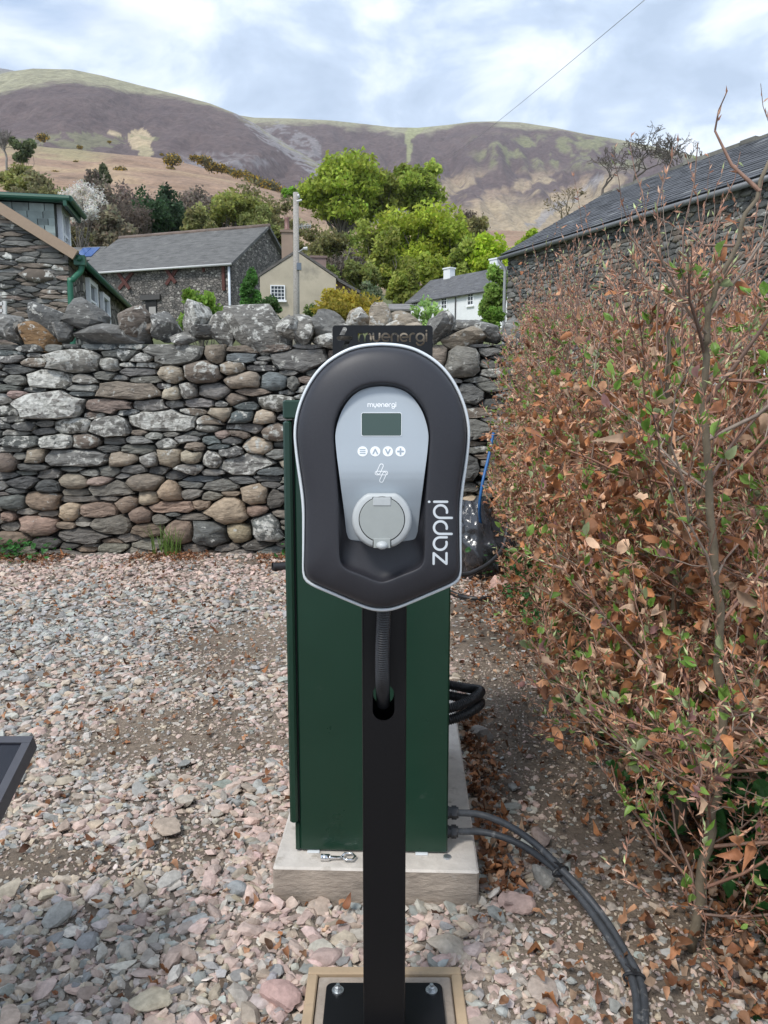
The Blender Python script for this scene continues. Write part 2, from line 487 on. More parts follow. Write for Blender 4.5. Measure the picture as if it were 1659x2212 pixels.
def paint_back(px, py, t, X, D, gul, ysk):
    n, n2 = fbm(X / 170, D / 70, 12), fbm(X / 45, D / 60, 16)
    c = lerp(HEATH, HEATH2, np.clip(.3 + .5 * n + .3 * n2, 0, 1)) * 1.05
    below = py - ysk
    top = np.interp(px, [540, 640, 800, 900, 1000, 1150, 1500], [16, 9, 8, 16, 4, 3, 3])
    c = lerp(c, GRASS * (1 + .2 * n2), float(sstep(top + 8, top - 5, below + 10 * n + 6 * n2)))
    if abs(px - np.interp(py, [275, 300, 320, 350], [900, 878, 883, 880])) < np.interp(py, [270, 300, 350], [26, 7, 3]) and py < 352: c = lerp(c, GREEN * 1.35, .8)
    if px < 700 and py > 262 + abs(px - 610) * .5 and n2 > -.05: c = lerp(c, SCREE, .6)
    # grass ribs and bracken fans running down the right-hand flank
    s = (px - 960) + (py - 480) * 1.5
    if px > 940:
        w = .5 + .5 * math.sin(s / 23 + 3 * n)
        k = float(sstep(350, 400, py)) * float(sstep(.45, .8, w + .3 * n2))
        c = lerp(c, lerp(TAN, BRACK, float(np.clip(.4 + n, 0, 1))), .85 * k)
        c = lerp(c, TAN * .95, float(sstep(430 - (px - 1000) * .12, 470 - (px - 1000) * .12, py + 20 * n)) * .8)
        c = lerp(c, GREEN * .95, .75 * float(sstep(.0, .25, n2 + .6 * n)) * float(sstep(285, 300, py)) * float(sstep(375, 350, py)) * float(sstep(990, 1050, px)))
        if abs(s - 190 - 30 * n) < 9 and 380 < py < 490: c = lerp(c, SCREE, .75)
    return c
def paint_far(px, py, t, X, D, gul, ysk):
    n2 = fbm(X / 60, D / 40, 26)
    return lerp(SCREE * .75, GRASS * .8, float(np.clip(.4 + n2, 0, 1)))
sky_left = [(-900, 230), (-300, 190), (0, 172), (60, 155), (110, 148), (190, 150), (250, 163), (330, 185), (400, 203), (470, 223), (525, 246), (560, 266), (600, 294), (650, 326), (700, 358), (800, 420), (900, 470), (1200, 520)]
sky_back = [(200, 236), (500, 244), (560, 254), (640, 256), (720, 260), (790, 268), (850, 275), (900, 276), (960, 270), (1010, 263), (1060, 262), (1110, 264), (1180, 275), (1250, 290), (1320, 302), (1400, 318), (1500, 342), (1700, 400), (2300, 480)]
sky_far = [(-1200, 160), (-300, 128), (0, 141), (60, 150), (120, 165), (250, 230), (400, 330)]
fell('heather_hill', sky_left, lambda p: 1900 - max(0, (p - 400)) * .9, 660, 560, 1.3, paint_left, 55, -350, 960, 400, 110)
fell('grassy_hill', sky_back, lambda p: 2700 - max(0, p - 1000) * .7, 1150, 640, 7.7, paint_back, 120, 400, 1900, 380, 100)
fell('rocky_hill', sky_far, lambda p: 3400, 2500, 260, 3.1, paint_far, 60, -1000, 380, 120, 40)

# ------------------------------------------------------------------ stone packing
def pack(w, h, big, tries, amin, amax, bmin, bmax, res, seed, inside=None, gap=1.12, p=2.6):
    """fill a w x h face with stones: each an (x, y, a, b) seed with an anisotropic cell; returns outlines"""
    r = np.random.default_rng(seed)
    nx, ny = int(w / res), int(h / res)
    dm = np.full((ny, nx), 99.0); lab = np.full((ny, nx), -1)
    gx, gy = (np.arange(nx) + .5) * res, (np.arange(ny) + .5) * res
    if inside is not None:
        XX, YY = np.meshgrid(gx, gy); out = ~inside(XX, YY)
    else: out = np.zeros((ny, nx), bool)
    seeds = []
    def put(x, y, a, bb):
        i = len(seeds); seeds.append((x, y, a, bb))
        x0, x1 = max(int((x - 1.9 * a) / res), 0), min(int((x + 1.9 * a) / res) + 1, nx)
        y0, y1 = max(int((y - 1.9 * bb) / res), 0), min(int((y + 1.9 * bb) / res) + 1, ny)
        if x1 <= x0 or y1 <= y0: return
        d = (np.abs((gx[None, x0:x1] - x) / a) ** p + np.abs((gy[y0:y1, None] - y) / bb) ** p) ** (1 / p)
        s = dm[y0:y1, x0:x1]; k = d < s
        s[k] = d[k]; lab[y0:y1, x0:x1][k] = i
    for q in big: put(*q)
    for k in range(tries):
        t = 1 - k / tries
        x, y = r.uniform(0, w), r.uniform(0, h)
        a = amin + (amax - amin) * (t * r.uniform(.4, 1) + (1 - t) * r.uniform(0, .35)); bb = bmin + (bmax - bmin) * (t * r.uniform(.3, 1) + (1 - t) * r.uniform(0, .3))
        bb = min(bb, a * .8)
        ok = True
        for (ox, oy) in ((0, 0), (.62, 0), (-.62, 0), (0, .62), (0, -.62)):
            i, j = int((y + oy * bb) / res), int((x + ox * a) / res)
            if not (0 <= i < ny and 0 <= j < nx) or dm[i, j] < gap or out[i, j]: ok = False; break
        if ok: put(x, y, a, bb)
    lab[out] = -2
    lab[dm > 1.85] = -1
    res_l = []
    for i, (x, y, a, bb) in enumerate(seeds):
        n = 10 if a < .12 else 14
        pts = []
        for k in range(n):
            th = 2 * math.pi * (k + r.uniform(-.25, .25)) / n
            cx, cy = math.cos(th) * a, math.sin(th) * bb
            t = .15
            while t < 1.95:
                ix, iy = int((x + cx * t) / res), int((y + cy * t) / res)
                if not (0 <= ix < nx and 0 <= iy < ny) or lab[iy, ix] != i: break
                t += .05
            t = max(t - .05, .3)
            pts.append((x + cx * t * .985, y + cy * t * .98))
        pts = np.array(pts)
        area = np.ptp(pts[:, 0]) * np.ptp(pts[:, 1])
        if area > .0006 * (res / .01) ** 2 * .5: res_l.append((pts, x, y, a, bb, i))
    return res_l
def stone_piece(pts, r, depth, bulge, rnd, tilt=True):
    """rounded or angular stone from a face outline; local (s, h, out)"""
    n = len(pts); c = pts.mean(0)
    v = [np.column_stack([pts, np.full(n, -depth)]), np.column_stack([c + (pts - c) * 1.0, np.full(n, 0)])]
    k1 = .86 if rnd else .9
    k2 = .5 if rnd else .62
    jit = lambda s: r.uniform(-s, s, n)
    v.append(np.column_stack([c + (pts - c) * k1, bulge * (.55 if rnd else .75) + jit(bulge * .22)]))
    v.append(np.column_stack([c + (pts - c) * k2, bulge * (.92 if rnd else .95) + jit(bulge * .22)]))
    v.append(np.array([[c[0], c[1], bulge * r.uniform(.95, 1.1)]]))
    v = np.vstack(v)
    if tilt:
        tx, ty = r.uniform(-.12, .12), r.uniform(-.25, .1)
        v[n:, 2] += (v[n:, 0] - c[0]) * tx + (v[n:, 1] - c[1]) * ty
    f = []
    for k in range(3):
        for i in range(n):
            j = (i + 1) % n
            f.append((k * n + i, k * n + j, k * n + n + j, k * n + n + i))
    for i in range(n): f.append((3 * n + i, 3 * n + (i + 1) % n, 4 * n))
    return v, f

# ------------------------------------------------------------------ dry stone wall
WY, WX0 = 6.30, -5.4
STONE_COL = {'g': (.20, .195, .18), 'd': (.105, .105, .10), 't': (.36, .305, .235), 'b': (.22, .18, .145), 'u': (.13, .145, .145), 'p': (.27, .21, .175), 'l': (.20, .19, .17), 'o': (.36, .22, .11)}
wall = thing('dry_stone_wall', (-1.2, WY + .2, 0), 'grey dry stone wall with upright coping stones behind the gravel yard', 'wall')
def wall_y(h): return WY + .10 * h
WD = WY + .06
def c5(cx, cy): return cx * .4375, 639.4 + cy * .4375
big_raw = '''835 282 270 100 g2;1465 310 260 100 g1;1050 285 85 95 b1;345 315 250 110 l4;985 375 175 110 b2;835 382 115 75 t2;1135 355 115 65 t2;220 408 220 85 l4;620 470 290 80 b2;1198 415 165 75 t1;1350 425 140 90 u0;920 465 85 75 l3;240 540 320 125 l4;520 540 230 65 b1;1350 530 140 80 l3;1040 465 140 70 l1;790 620 300 100 l4;360 640 155 70 l4;530 650 200 90 g3;1085 578 100 60 t1;1190 595 105 60 u2;1305 598 115 75 t2;1350 675 130 90 b3;1280 740 125 70 t2;415 720 130 75 b2;285 720 175 65 d4;375 800 315 90 g2;170 790 90 75 t1;25 820 80 95 b1;840 795 115 90 t1;940 793 105 75 t1;1050 812 110 80 l3;1200 830 250 80 g3;605 805 135 75 t2;735 815 75 70 l3;365 910 140 75 t0;490 915 110 45 p0;715 918 165 80 b1;845 962 105 90 t1;740 998 105 75 t1;940 850 130 55 l2;70 1020 130 80 u1;205 1010 160 85 b1;550 955 190 65 g0;640 1025 95 75 b1;700 1075 100 85 p0;845 1040 230 50 p0;1130 1060 175 130 t0;1255 985 135 100 t1;1265 1055 90 50 p0;1370 1000 110 70 d0;1320 1145 145 125 u3;1185 1160 125 90 t1;1040 1170 180 120 u1;890 1165 150 100 b0;195 1130 165 105 p1;350 1060 100 80 t1;485 1060 165 65 p1;555 1130 200 80 g0;420 1180 210 70 d0;240 1215 140 65 d0;85 1195 180 80 b0;740 1150 160 60 b0;800 1100 80 45 g0;520 330 95 65 l3;700 300 120 40 g3;1440 430 65 70 l1;840 480 80 60 t2;1150 510 75 50 b0;60 485 100 45 p0;50 1085 70 50 p0;1010 655 95 45 l2;1090 690 80 40 p1;1180 680 90 40 b1;1130 775 110 50 g2;820 730 90 55 g3;960 745 80 55 b1;1000 1030 85 40 b0;400 410 120 45 l3;720 540 160 50 g2;90 720 190 60 d2;240 940 110 60 d0'''
def to_sh(px, py):
    q = P(px, py, WD); return q[0], q[2]
bigs, bigc = [], []
for t in big_raw.split(';'):
    cx, cy, w_, h_, k = t.split()
    px, py = c5(float(cx), float(cy))
    s, h = to_sh(px, py)
    sc = WD * 1.02 / FPX * .4375
    bigs.append((s - WX0, h, float(w_) * sc * .5, float(h_) * sc * .5)); bigc.append(k)
for (px, py, w_, h_, k) in ((1000, 785, 75, 62, 'l2'), (950, 770, 40, 45, 'b1'), (1015, 850, 60, 40, 'g1'), (640, 1000, 60, 40, 't1'), (1020, 930, 70, 40, 'g0'), (1005, 1010, 60, 50, 'd0'), (1030, 1090, 60, 40, 't0')):
    s, h = to_sh(px, py); sc = WD * 1.02 / FPX
    bigs.append((s - WX0, h, w_ * sc * .5, h_ * sc * .5)); bigc.append(k)
WTOP = to_sh(400, 738)[1]
WW = 7.4
packed = pack(WW, WTOP, bigs, 15000, .04, .15, .012, .046, .01, 3, gap=1.06)
core = Bag(); core.add(*bbox(WX0 - 2.5, WX0 + WW + 3.5, WY + .08, WY + .62, -.2, WTOP - .02))
# sheared so that the faces lean inwards
cv = core.V[0]; cv[:, 1] += np.where(cv[:, 2] > 0, .17, .0) * np.where(cv[:, 1] < WY + .3, 1, -1)
core.build('wall_core', M['core'], wall)
r = np.random.default_rng(11)
rest = Bag(); pieces = []
for (pts, x, y, a, bb, i) in packed:
    if i < len(bigc):
        k = bigc[i]; base = np.array(STONE_COL[k[0]]); lic = float(k[1]) / 4; rnd = k[0] in 'tbupl' and bb / a > .4
    else:
        base = np.array(STONE_COL['ggdggbgudl'[r.integers(10)]]); rnd = False
        lic = r.uniform(0, .9) * float(sstep(.35, 1.3, y))
    base = base * r.uniform(.7, 1.15) * (1 + .015 * r.normal(size=3)) * (1.12 if i < len(bigc) else 1.1)
    if y < .55: base = base * np.array((1.08, 1.0, .92))
    bul = min(a, bb) * (r.uniform(.75, 1.0) if rnd else r.uniform(.35, .8)) + .008
    v, f = stone_piece(pts, r, .09, bul, rnd)
    pr = r.uniform(-.035, .02) + (.02 if i < len(bigc) else 0)
    wv = np.column_stack([v[:, 0] + WX0, wall_y(v[:, 1]) - v[:, 2] - pr, v[:, 1]])
    c = np.append(np.clip(base, .02, .6), lic * .7)
    pieces.append((np.ptp(pts[:, 0]) * np.ptp(pts[:, 1]) * (1 if -3.5 < x + WX0 < 1.1 else .01), wv, f, c, rnd))
pieces.sort(key=lambda q: -q[0])
NCOPE = 34
for k, (ar, v, f, c, rnd) in enumerate(pieces):
    if k < 300 - NCOPE: Bag().add(v, f, c).build('stone', M['stone'], wall, rnd)
    else: rest.add(v, f, c)
rest.build('small_stones', M['stone'], wall, False, kind='stuff')
# coping: upright and leaning blocks
cope_raw = '''150 112 150 150 d2;145 205 150 105 o2;350 75 150 170 g1;470 182 320 95 g1;600 112 140 145 b2;700 150 80 80 b1;765 132 130 140 g2;940 95 105 120 l4;965 160 110 60 g2;1065 145 150 120 l3;1238 135 265 205 l3;1395 155 90 120 l4;1490 160 120 130 l3;1600 150 115 115 g1;1600 215 110 55 l4;45 150 70 45 l2;25 190 90 70 l2;262 165 80 110 g2;-80 140 150 110 g2;660 185 90 80 g2;880 200 140 50 g2'''
cope = []
for t in cope_raw.split(';'):
    cx, cy, w_, h_, k = t.split(); px, py = c5(float(cx), float(cy)); cope.append((px, py, float(w_) * .4375, float(h_) * .4375, k))
cope += [(780, 692, 56, 40, 't4'), (826, 684, 52, 66, 't3'), (880, 697, 56, 46, 't2'), (942, 708, 46, 55, 'g2'), (972, 702, 36, 44, 'l3'), (1005, 700, 56, 36, 'g2'), (1000, 733, 80, 48, 't2'), (1060, 712, 60, 46, 'g2'), (835, 726, 80, 44, 't3'), (905, 728, 70, 42, 't2'), (1120, 720, 70, 44, 'g2'), (1180, 720, 60, 50, 'g1'), (740, 715, 50, 40, 'g2')]
for (px, py, w_, h_, k) in cope:
    s, h = to_sh(px, py); sc = WD * 1.03 / FPX
    rr = np.random.default_rng(int(px * 7 + py))
    v, f = rock(ICO3, rr, 13, .012, .5, .85)
    v = v * np.array((w_ * sc * .74, .2 + w_ * sc * .12, h_ * sc * .74))
    a = rr.uniform(-.22, .22)
    ca, sa = math.cos(a), math.sin(a)
    v = np.column_stack([v[:, 0] * ca - v[:, 2] * sa, v[:, 1], v[:, 0] * sa + v[:, 2] * ca])
    v += np.array((s, WY + .33 + (.0 if py < 705 else -.06), h))
    c = np.append(np.array(STONE_COL[k[0]]) * rr.uniform(.75, 1.1), float(k[1]) / 4 * .62)
    Bag().add(v, f, c).build('coping_stone', M['stone'], wall, False)
# ------------------------------------------------------------------ strokes for lettering
def arc(cx, cy, r, a0, a1, n=18):
    t = np.radians(np.linspace(a0, a1, n)); return [(cx + r * math.cos(q), cy + r * math.sin(q)) for q in t]
def glyph(ch):
    if ch == 'm': return [[(0, 0), (0, 1)], [(0, .6)] + arc(.4, .6, .4, 180, 0) + [(.8, 0)], arc(1.2, .6, .4, 180, 0) + [(1.6, 0)]], 1.6
    if ch == 'n': return [[(0, 0), (0, .58)] + arc(.42, .58, .42, 180, 0) + [(.84, 0)]], .84
    if ch == 'y': return [[(0, 1), (0, .42)] + arc(.42, .42, .42, 180, 360) + [(.84, 1)], [(.5, .0), (.4, -.42)]], .84
    if ch == 'e': return [[(.3, .5), (1, .5)] + arc(.5, .5, .5, 0, 308, 30)], .95
    if ch == 'r': return [[(0, 0), (0, .58)] + arc(.42, .58, .42, 180, 72)], .55
    if ch == 'g': return [arc(.5, .5, .5, 0, 360, 34), [(1, .5), (1, -.05)] + arc(.5, -.05, .5, 0, -155)], 1.0
    if ch == 'i': return [[(0, 0), (0, 1)], [(0, 1.38), (0, 1.4)]], 0
    if ch == 'z': return [[(0, 1), (.85, 1), (0, 0), (.85, 0)]], .85
    if ch == 'a': return [[(1, 0), (1, .5)] + arc(.5, .5, .5, 0, 285, 30)], 1.0
    if ch == 'p': return [[(0, -.38), (0, .5)] + arc(.5, .5, .5, 180, -100, 30)], 1.0
def word(s, gap=.36):
    out, x = [], 0
    for ch in s:
        g, a = glyph(ch)
        for st in g: out.append([(px + x, py) for (px, py) in st])
        x += a + gap
    return out, x - gap
def seg_dist(Pt, strokes):
    d = np.full(len(Pt), 1e9)
    for st in strokes:
        a = np.array(st[:-1]); b_ = np.array(st[1:])
        for p, q in zip(a, b_):
            e = q - p; L2 = (e @ e) + 1e-12
            t = np.clip(((Pt - p) @ e) / L2, 0, 1)
            d = np.minimum(d, np.linalg.norm(Pt - p - t[:, None] * e, axis=1))
    return d
def sdf_sheet(x0, x1, y0, y1, step, sdf, thick, back=False):
    """solid sheet of all cells where sdf < 0; local (x, y, out)"""
    nx, ny = int(round((x1 - x0) / step)) + 1, int(round((y1 - y0) / step)) + 1
    gx, gy = np.linspace(x0, x1, nx), np.linspace(y0, y1, ny)
    XX, YY = np.meshgrid(gx, gy); pt = np.column_stack([XX.ravel(), YY.ravel()])
    s = sdf(pt)
    cs = s.reshape(ny, nx); cc = (cs[:-1, :-1] + cs[1:, :-1] + cs[:-1, 1:] + cs[1:, 1:]) / 4
    keep = cc < 0
    gyv, gxv = np.gradient(cs, (gy[1] - gy[0]), (gx[1] - gx[0]))
    pad = np.pad(keep, 1)
    anyk = pad[:-1, :-1] | pad[1:, :-1] | pad[:-1, 1:] | pad[1:, 1:]
    allk = pad[:-1, :-1] & pad[1:, :-1] & pad[:-1, 1:] & pad[1:, 1:]
    bd = (anyk & ~allk).ravel()
    g = np.column_stack([gxv.ravel(), gyv.ravel()]); gl = np.linalg.norm(g, axis=1) + 1e-9
    mv = np.clip(-s, -step * .8, step * .8)[:, None] * g / gl[:, None]
    inner = (pt[:, 0] > x0 + 1e-9) & (pt[:, 0] < x1 - 1e-9) & (pt[:, 1] > y0 + 1e-9) & (pt[:, 1] < y1 - 1e-9)
    k = bd & inner
    pt[k] += mv[k]
    iy, ix = np.nonzero(keep)
    q = np.stack([iy * nx + ix, iy * nx + ix + 1, (iy + 1) * nx + ix + 1, (iy + 1) * nx + ix], 1)
    e = np.concatenate([q[:, [0, 1]], q[:, [1, 2]], q[:, [2, 3]], q[:, [3, 0]]])
    key = e[:, 0].astype(np.int64) * (nx * ny) + e[:, 1]; rev = e[:, 1].astype(np.int64) * (nx * ny) + e[:, 0]
    eb = e[~np.isin(key, rev)]
    n = nx * ny
    F = [q, np.stack([eb[:, 1], eb[:, 0], eb[:, 0] + n, eb[:, 1] + n], 1)]
    if back: F.append(q[:, ::-1] + n)
    F = np.concatenate(F)
    V = np.vstack([np.column_stack([pt, np.zeros(n)]), np.column_stack([pt, np.full(n, -thick)])])
    used = np.unique(F); mp = np.full(2 * n, -1); mp[used] = np.arange(len(used))
    return V[used], mp[F]
def capsule_logo():
    """three rounded bars: one leaning up, one across, one leaning down"""
    return [[(.33, .95), (.70, 1.72)], [(.15, .86), (1.25, .86)], [(.70, .0), (1.07, .77)]]

# ------------------------------------------------------------------ charger
K = .0002284
UD = 1.24
UX, UZ = P(825, 1030, UD)[0], P(825, 1030, UD)[2] - .0055
def U(cx, cy, out):
    cx, cy, out = np.broadcast_arrays(np.asarray(cx, float), np.asarray(cy, float), np.asarray(out, float))
    x, z = UX + (cx - 779) * K, UZ - (cy - 1168) * K
    k = 1 - out / UD            # measured bearings carried to the true depth of each moulded point
    return np.stack([x * k, UD - out, CAM_Z + (z - CAM_Z) * k], -1)
half_out = [(779, 212), (690, 217), (610, 230), (530, 256), (440, 304), (365, 362), (305, 428), (255, 504), (214, 588), (185, 668), (167, 745), (159, 815), (158, 860), (161, 920), (168, 1000), (180, 1100), (193, 1200), (203, 1290), (209, 1390), (209, 1500), (207, 1650), (204, 1780), (204, 1830), (209, 1868), (224, 1900), (252, 1924), (300, 1950), (420, 2003), (540, 2056), (640, 2098), (700, 2117), (740, 2124), (779, 2126)]
half_rim = [(779, 490), (690, 498), (610, 528), (545, 580), (490, 655), (455, 740), (441, 830), (442, 900), (450, 1000), (458, 1100), (466, 1250), (473, 1400), (476, 1550), (476, 1700), (481, 1750), (500, 1786), (540, 1814), (640, 1854), (730, 1892), (779, 1903)]
half_pan = [(779, 511), (700, 517), (620, 545), (555, 598), (500, 680), (468, 765), (453, 840), (453, 900), (462, 1000), (474, 1100), (492, 1250), (508, 1380), (520, 1500), (527, 1555), (543, 1588), (575, 1600), (660, 1615), (779, 1640)]
def polar(half, n):
    h = np.array(half, float); full = np.vstack([h, np.column_stack([1558 - h[::-1, 0], h[::-1, 1]])])
    full = smooth_path(full, 5)
    d = full - np.array((779, 1150)); th = np.unwrap(np.arctan2(d[:, 1], d[:, 0])); rr = np.linalg.norm(d, axis=1)
    o = np.argsort(th); th, rr = th[o], rr[o]
    t = np.linspace(th[0], th[0] + 2 * math.pi, n, endpoint=False)
    rr = np.interp(t, np.append(th, th[0] + 2 * math.pi), np.append(rr, rr[0]))
    return np.column_stack([np.cos(t), np.sin(t)]), rr
NA = 180
dirs, ro = polar(half_out, NA); _, rr_ = polar(half_rim, NA)
def ring(rad, out): return U(779 + dirs[:, 0] * rad, 1150 + dirs[:, 1] * rad, out)
def loft(rings, close=None):
    n = len(rings[0]); V = np.vstack(rings)
    F = []
    for k in range(len(rings) - 1):
        i = np.arange(n); j = (i + 1) % n
        F.append(np.stack([k * n + i, k * n + j, k * n + n + j, k * n + n + i], 1))
    F = [tuple(q) for q in np.concatenate(F)]
    if close is not None:
        V = np.vstack([V, close]); c = len(V) - 1; k = (len(rings) - 1) * n
        F += [(k + i, k + (i + 1) % n, c) for i in range(n)]
    return V, F
charger = thing('ev_charger', (UX, UD + .06, UZ - .22), 'black and grey electric car charging unit mounted on the black post', 'car charger')
b = Bag(); b.add(*loft([ring(ro - 3, -.07), ring(ro - 3, -.012), ring(ro, -.006), ring(ro, .001), ring(ro - 4, .005), ring(ro - 12, .0066), ring(ro - 21, .0055), ring(ro - 25, .001), ring(ro - 27, -.01)]))
b.build('trim', M['trim'], charger, True)
b = Bag(); b.add(*loft([ring(ro - 6, -.071), ring(ro * .5, -.071)], U(779, 1150, -.071)))
b.build('back_plate', M['black'], charger)
rings = [ring(ro - 26, -.006), ring(ro - 26.5, .002), ring(ro - 29, .0055)]
for t, o in ((.025, .0115), (.055, .0168), (.095, .0208), (.15, .0238), (.24, .0268), (.36, .0296), (.5, .0320), (.64, .0340), (.78, .0354), (.90, .0362), (.955, .0361), (.985, .0352), (1.0, .0332)):
    rings.append(ring(lerp(ro - 28, rr_, t), o))
for q, o in ((.010, .028), (.026, .0215), (.06, .0165), (.12, .0125), (.2, .008), (.35, .003), (.6, .000)):
    rings.append(ring(rr_ * (1 - q), o))
b = Bag(); hv, hf = loft(rings, U(779, 1150, .002)); b.add(hv, hf)
b.build('housing', M['housing'], charger, True)
bvh_h = BVHTree.FromPolygons([Vector(q) for q in hv], hf)
# fascia panel
hp = np.array(half_pan, float); hps = smooth_path(hp, 4)
rows = np.concatenate([511 + 45 * np.linspace(.02, 1, 10) ** 2, np.linspace(570, 1560, 60), np.linspace(1568, 1600, 8), np.linspace(1606, 1638, 6)])
pc = np.interp(np.linspace(0, 1, 2), (0, 1), (0, 1))
def pan_out(cy):
    return np.interp(cy, [500, 560, 700, 850, 1000, 1060, 1110, 1160, 1210, 1260, 1320, 1400, 1500, 1640], [.0240, .0262, .0308, .0358, .0405, .0420, .0424, .0412, .0382, .0342, .0288, .0226, .0158, .0075]) - .0035
o_ = np.argsort(hps[:, 1]); xl = np.interp(rows, hps[o_, 1], hps[o_, 0])
NP = 17
V = []
for y, x in zip(rows, xl):
    s = np.linspace(-1, 1, NP); cx = 779 + (779 - x) * s
    V.append(U(cx, np.full(NP, y), pan_out(y) + .0015 - .002 * s ** 6 * .6))
V = np.array(V); nr = len(rows)
top = V.reshape(-1, 3); bot = top + np.array((0, .03, 0))
ii = np.arange((nr - 1) * NP).reshape(-1, NP)[:, :-1].ravel()
F = [tuple(q) for q in np.stack([ii, ii + NP, ii + NP + 1, ii + 1], 1)]
bdl = list(range(NP)) + [k * NP + NP - 1 for k in range(1, nr)] + [(nr - 1) * NP + k for k in range(NP - 2, -1, -1)] + [k * NP for k in range(nr - 2, 0, -1)]
nb_ = nr * NP
F2 = [(bdl[i], bdl[(i + 1) % len(bdl)], bdl[(i + 1) % len(bdl)] + nb_, bdl[i] + nb_) for i in range(len(bdl))]
b = Bag(); b.add(np.vstack([top, bot]), F + F2)
panel = b.build('fascia_panel', M['panel'], charger, True)
m_ = panel.modifiers.new('edge', 'EDGE_SPLIT'); m_.split_angle = math.radians(50)
bvh_p = BVHTree.FromPolygons([Vector(q) for q in top], F)
def on_surface(bvh, V2, lift):
    """carry a flat sheet in (cx, cy, local out) onto the moulded front"""
    W = U(V2[:, 0], V2[:, 1], 0.0); o0 = Vector((0, 0, CAM_Z))
    for i, w in enumerate(W):
        d = (Vector(w) - o0).normalized(); h = bvh.ray_cast(o0, d)
        q = h[0] if h[0] is not None else Vector(w)
        W[i] = q
    W[:, 1] -= lift + V2[:, 2]
    return W
def put_sheet(name, mat, parent, bvh, x0, x1, y0, y1, step, sdf, lift, thick=.0015):
    V, F = sdf_sheet(x0, x1, y0, y1, step, sdf, thick)
    V = V.copy(); W = on_surface(bvh, V, lift)
    return Bag().add(W, F[:, ::-1]).build(name, mat, parent, False)
def place_strokes(st, ox, oy, s):      # baseline origin ox, oy; y grows downwards on the unit
    return [[(ox + x * s, oy - y * s) for (x, y) in q] for q in st]
def capsd(pt, st, w): return seg_dist(pt, st) - w
wd, wl_ = word('myenergi')
sc = 200 / (wl_ + .2)
st = place_strokes(wd, 779 - 100 + .1 * sc, 652, sc)
put_sheet('lettering', M['white_print'], panel, bvh_p, 660, 900, 605, 685, 1.6, lambda p: capsd(p, st, 3.0), .0004)
def rrect(p, cx, cy, hx, hy, r):
    q = np.abs(p - np.array((cx, cy))) - np.array((hx - r, hy - r))
    return np.linalg.norm(np.maximum(q, 0), axis=1) + np.minimum(q.max(1), 0) - r
put_sheet('screen', M['screen'], panel, bvh_p, 625, 930, 685, 870, 5, lambda p: rrect(p, 776, 775, 140, 80, 14), .0006)
put_sheet('screen_bezel', M['white_print'], panel, bvh_p, 625, 930, 685, 870, 1.6, lambda p: np.abs(rrect(p, 776, 775, 141, 81, 14)) - 1.6, .0009)
icons = [[[(-18, -14), (18, -14)], [(-18, 0), (18, 0)], [(-18, 14), (18, 14)]], [[(-15, 15), (0, -15), (15, 15)]], [[(-15, -14), (0, 16), (15, -14)]], [[(-19, 0), (19, 0)], [(0, -19), (0, 19)]]]
for bx_, ic, wd_ in zip((643, 732, 821, 910), icons, (3, 5, 5, 6)):
    bt = put_sheet('button', M['white_print'], panel, bvh_p, bx_ - 42, bx_ + 42, 922, 1006, 2, lambda p: np.linalg.norm(p - np.array((bx_, 964)), axis=1) - 36, .0005)
    stt = [[(x + bx_, y + 964) for (x, y) in q] for q in ic]
    put_sheet('button_symbol', M['glyph'], bt, bvh_p, bx_ - 34, bx_ + 34, 930, 998, 1.4, lambda p: capsd(p, stt, wd_), .0009)
lg = [[(736 + x * 57, 1170 - y * 61) for (x, y) in q] for q in capsule_logo()]
put_sheet('bolt_emblem', M['white_print'], panel, bvh_p, 725, 830, 1050, 1185, 1.3, lambda p: np.min([np.abs(seg_dist(p, [q]) - 13) - 2.9 for q in lg], axis=0), .0004)
# name on the housing, reading upwards
wd, wl_ = word('zappi', .27)
sc = 92.0
stz = [[(1243 - y * sc, 1772 - x * sc * 450 / (wl_ * sc)) for (x, y) in q] for q in wd]
put_sheet('lettering', M['trim'], charger, bvh_h, 1100, 1300, 1300, 1800, 2.6, lambda p: capsd(p, stz, 8.5), .0003)
# socket with hinged lid
def disc_ring(rad, out, flat=None, cy=1450, n=72, bot=None, tip=0):
    t = np.linspace(0, 2 * math.pi, n, endpoint=False)
    x, y = rad * np.cos(t), rad * np.sin(t)
    if flat is not None: y = np.maximum(y, -flat)
    if bot is not None: y = np.minimum(y, bot)
    return U(779 + x, cy + y, out)
soc = Bag(); soc.add(*loft([disc_ring(214, -.006, 190), disc_ring(214, .047, 190, bot=196), disc_ring(211, .051, 187, bot=196), disc_ring(204, .0545, 178, bot=196), disc_ring(194, .056, 168, bot=190), disc_ring(166, .0565, 166)], None))
sock = soc.build('charging_socket', M['socket'], charger, True)
sock.modifiers.new('edge', 'EDGE_SPLIT').split_angle = math.radians(35)
g_ = Bag(); g_.add(*loft([disc_ring(168, .0560), disc_ring(168, .050), disc_ring(100, .050)], U(779, 1450, .050))); g_.build('groove', M['black_in'], sock)
ld = Bag(); ld.add(*loft([disc_ring(161, .050), disc_ring(161, .0566), disc_ring(158, .0578), disc_ring(120, .058)], U(779, 1450, .0582)))
lid = ld.build('socket_lid', M['socket_lid'], sock, True)
lid.modifiers.new('edge', 'EDGE_SPLIT').split_angle = math.radians(35)
def ubox(name, mat, parent, cx0, cx1, cy0, cy1, o0, o1, bv=3):
    a, c = U(cx0, cy0, o1), U(cx1, cy1, o0)
    v, f = bev_box(a[0], c[0], a[1], c[1], c[2], a[2], bv * K)
    return Bag().add(v, f).build(name, mat, parent)
ubox('hinge', M['socket'], sock, 716, 842, 1292, 1345, .05, .0592)
ubox('hinge', M['black_in'], sock, 710, 848, 1287, 1350, .05, .0569)
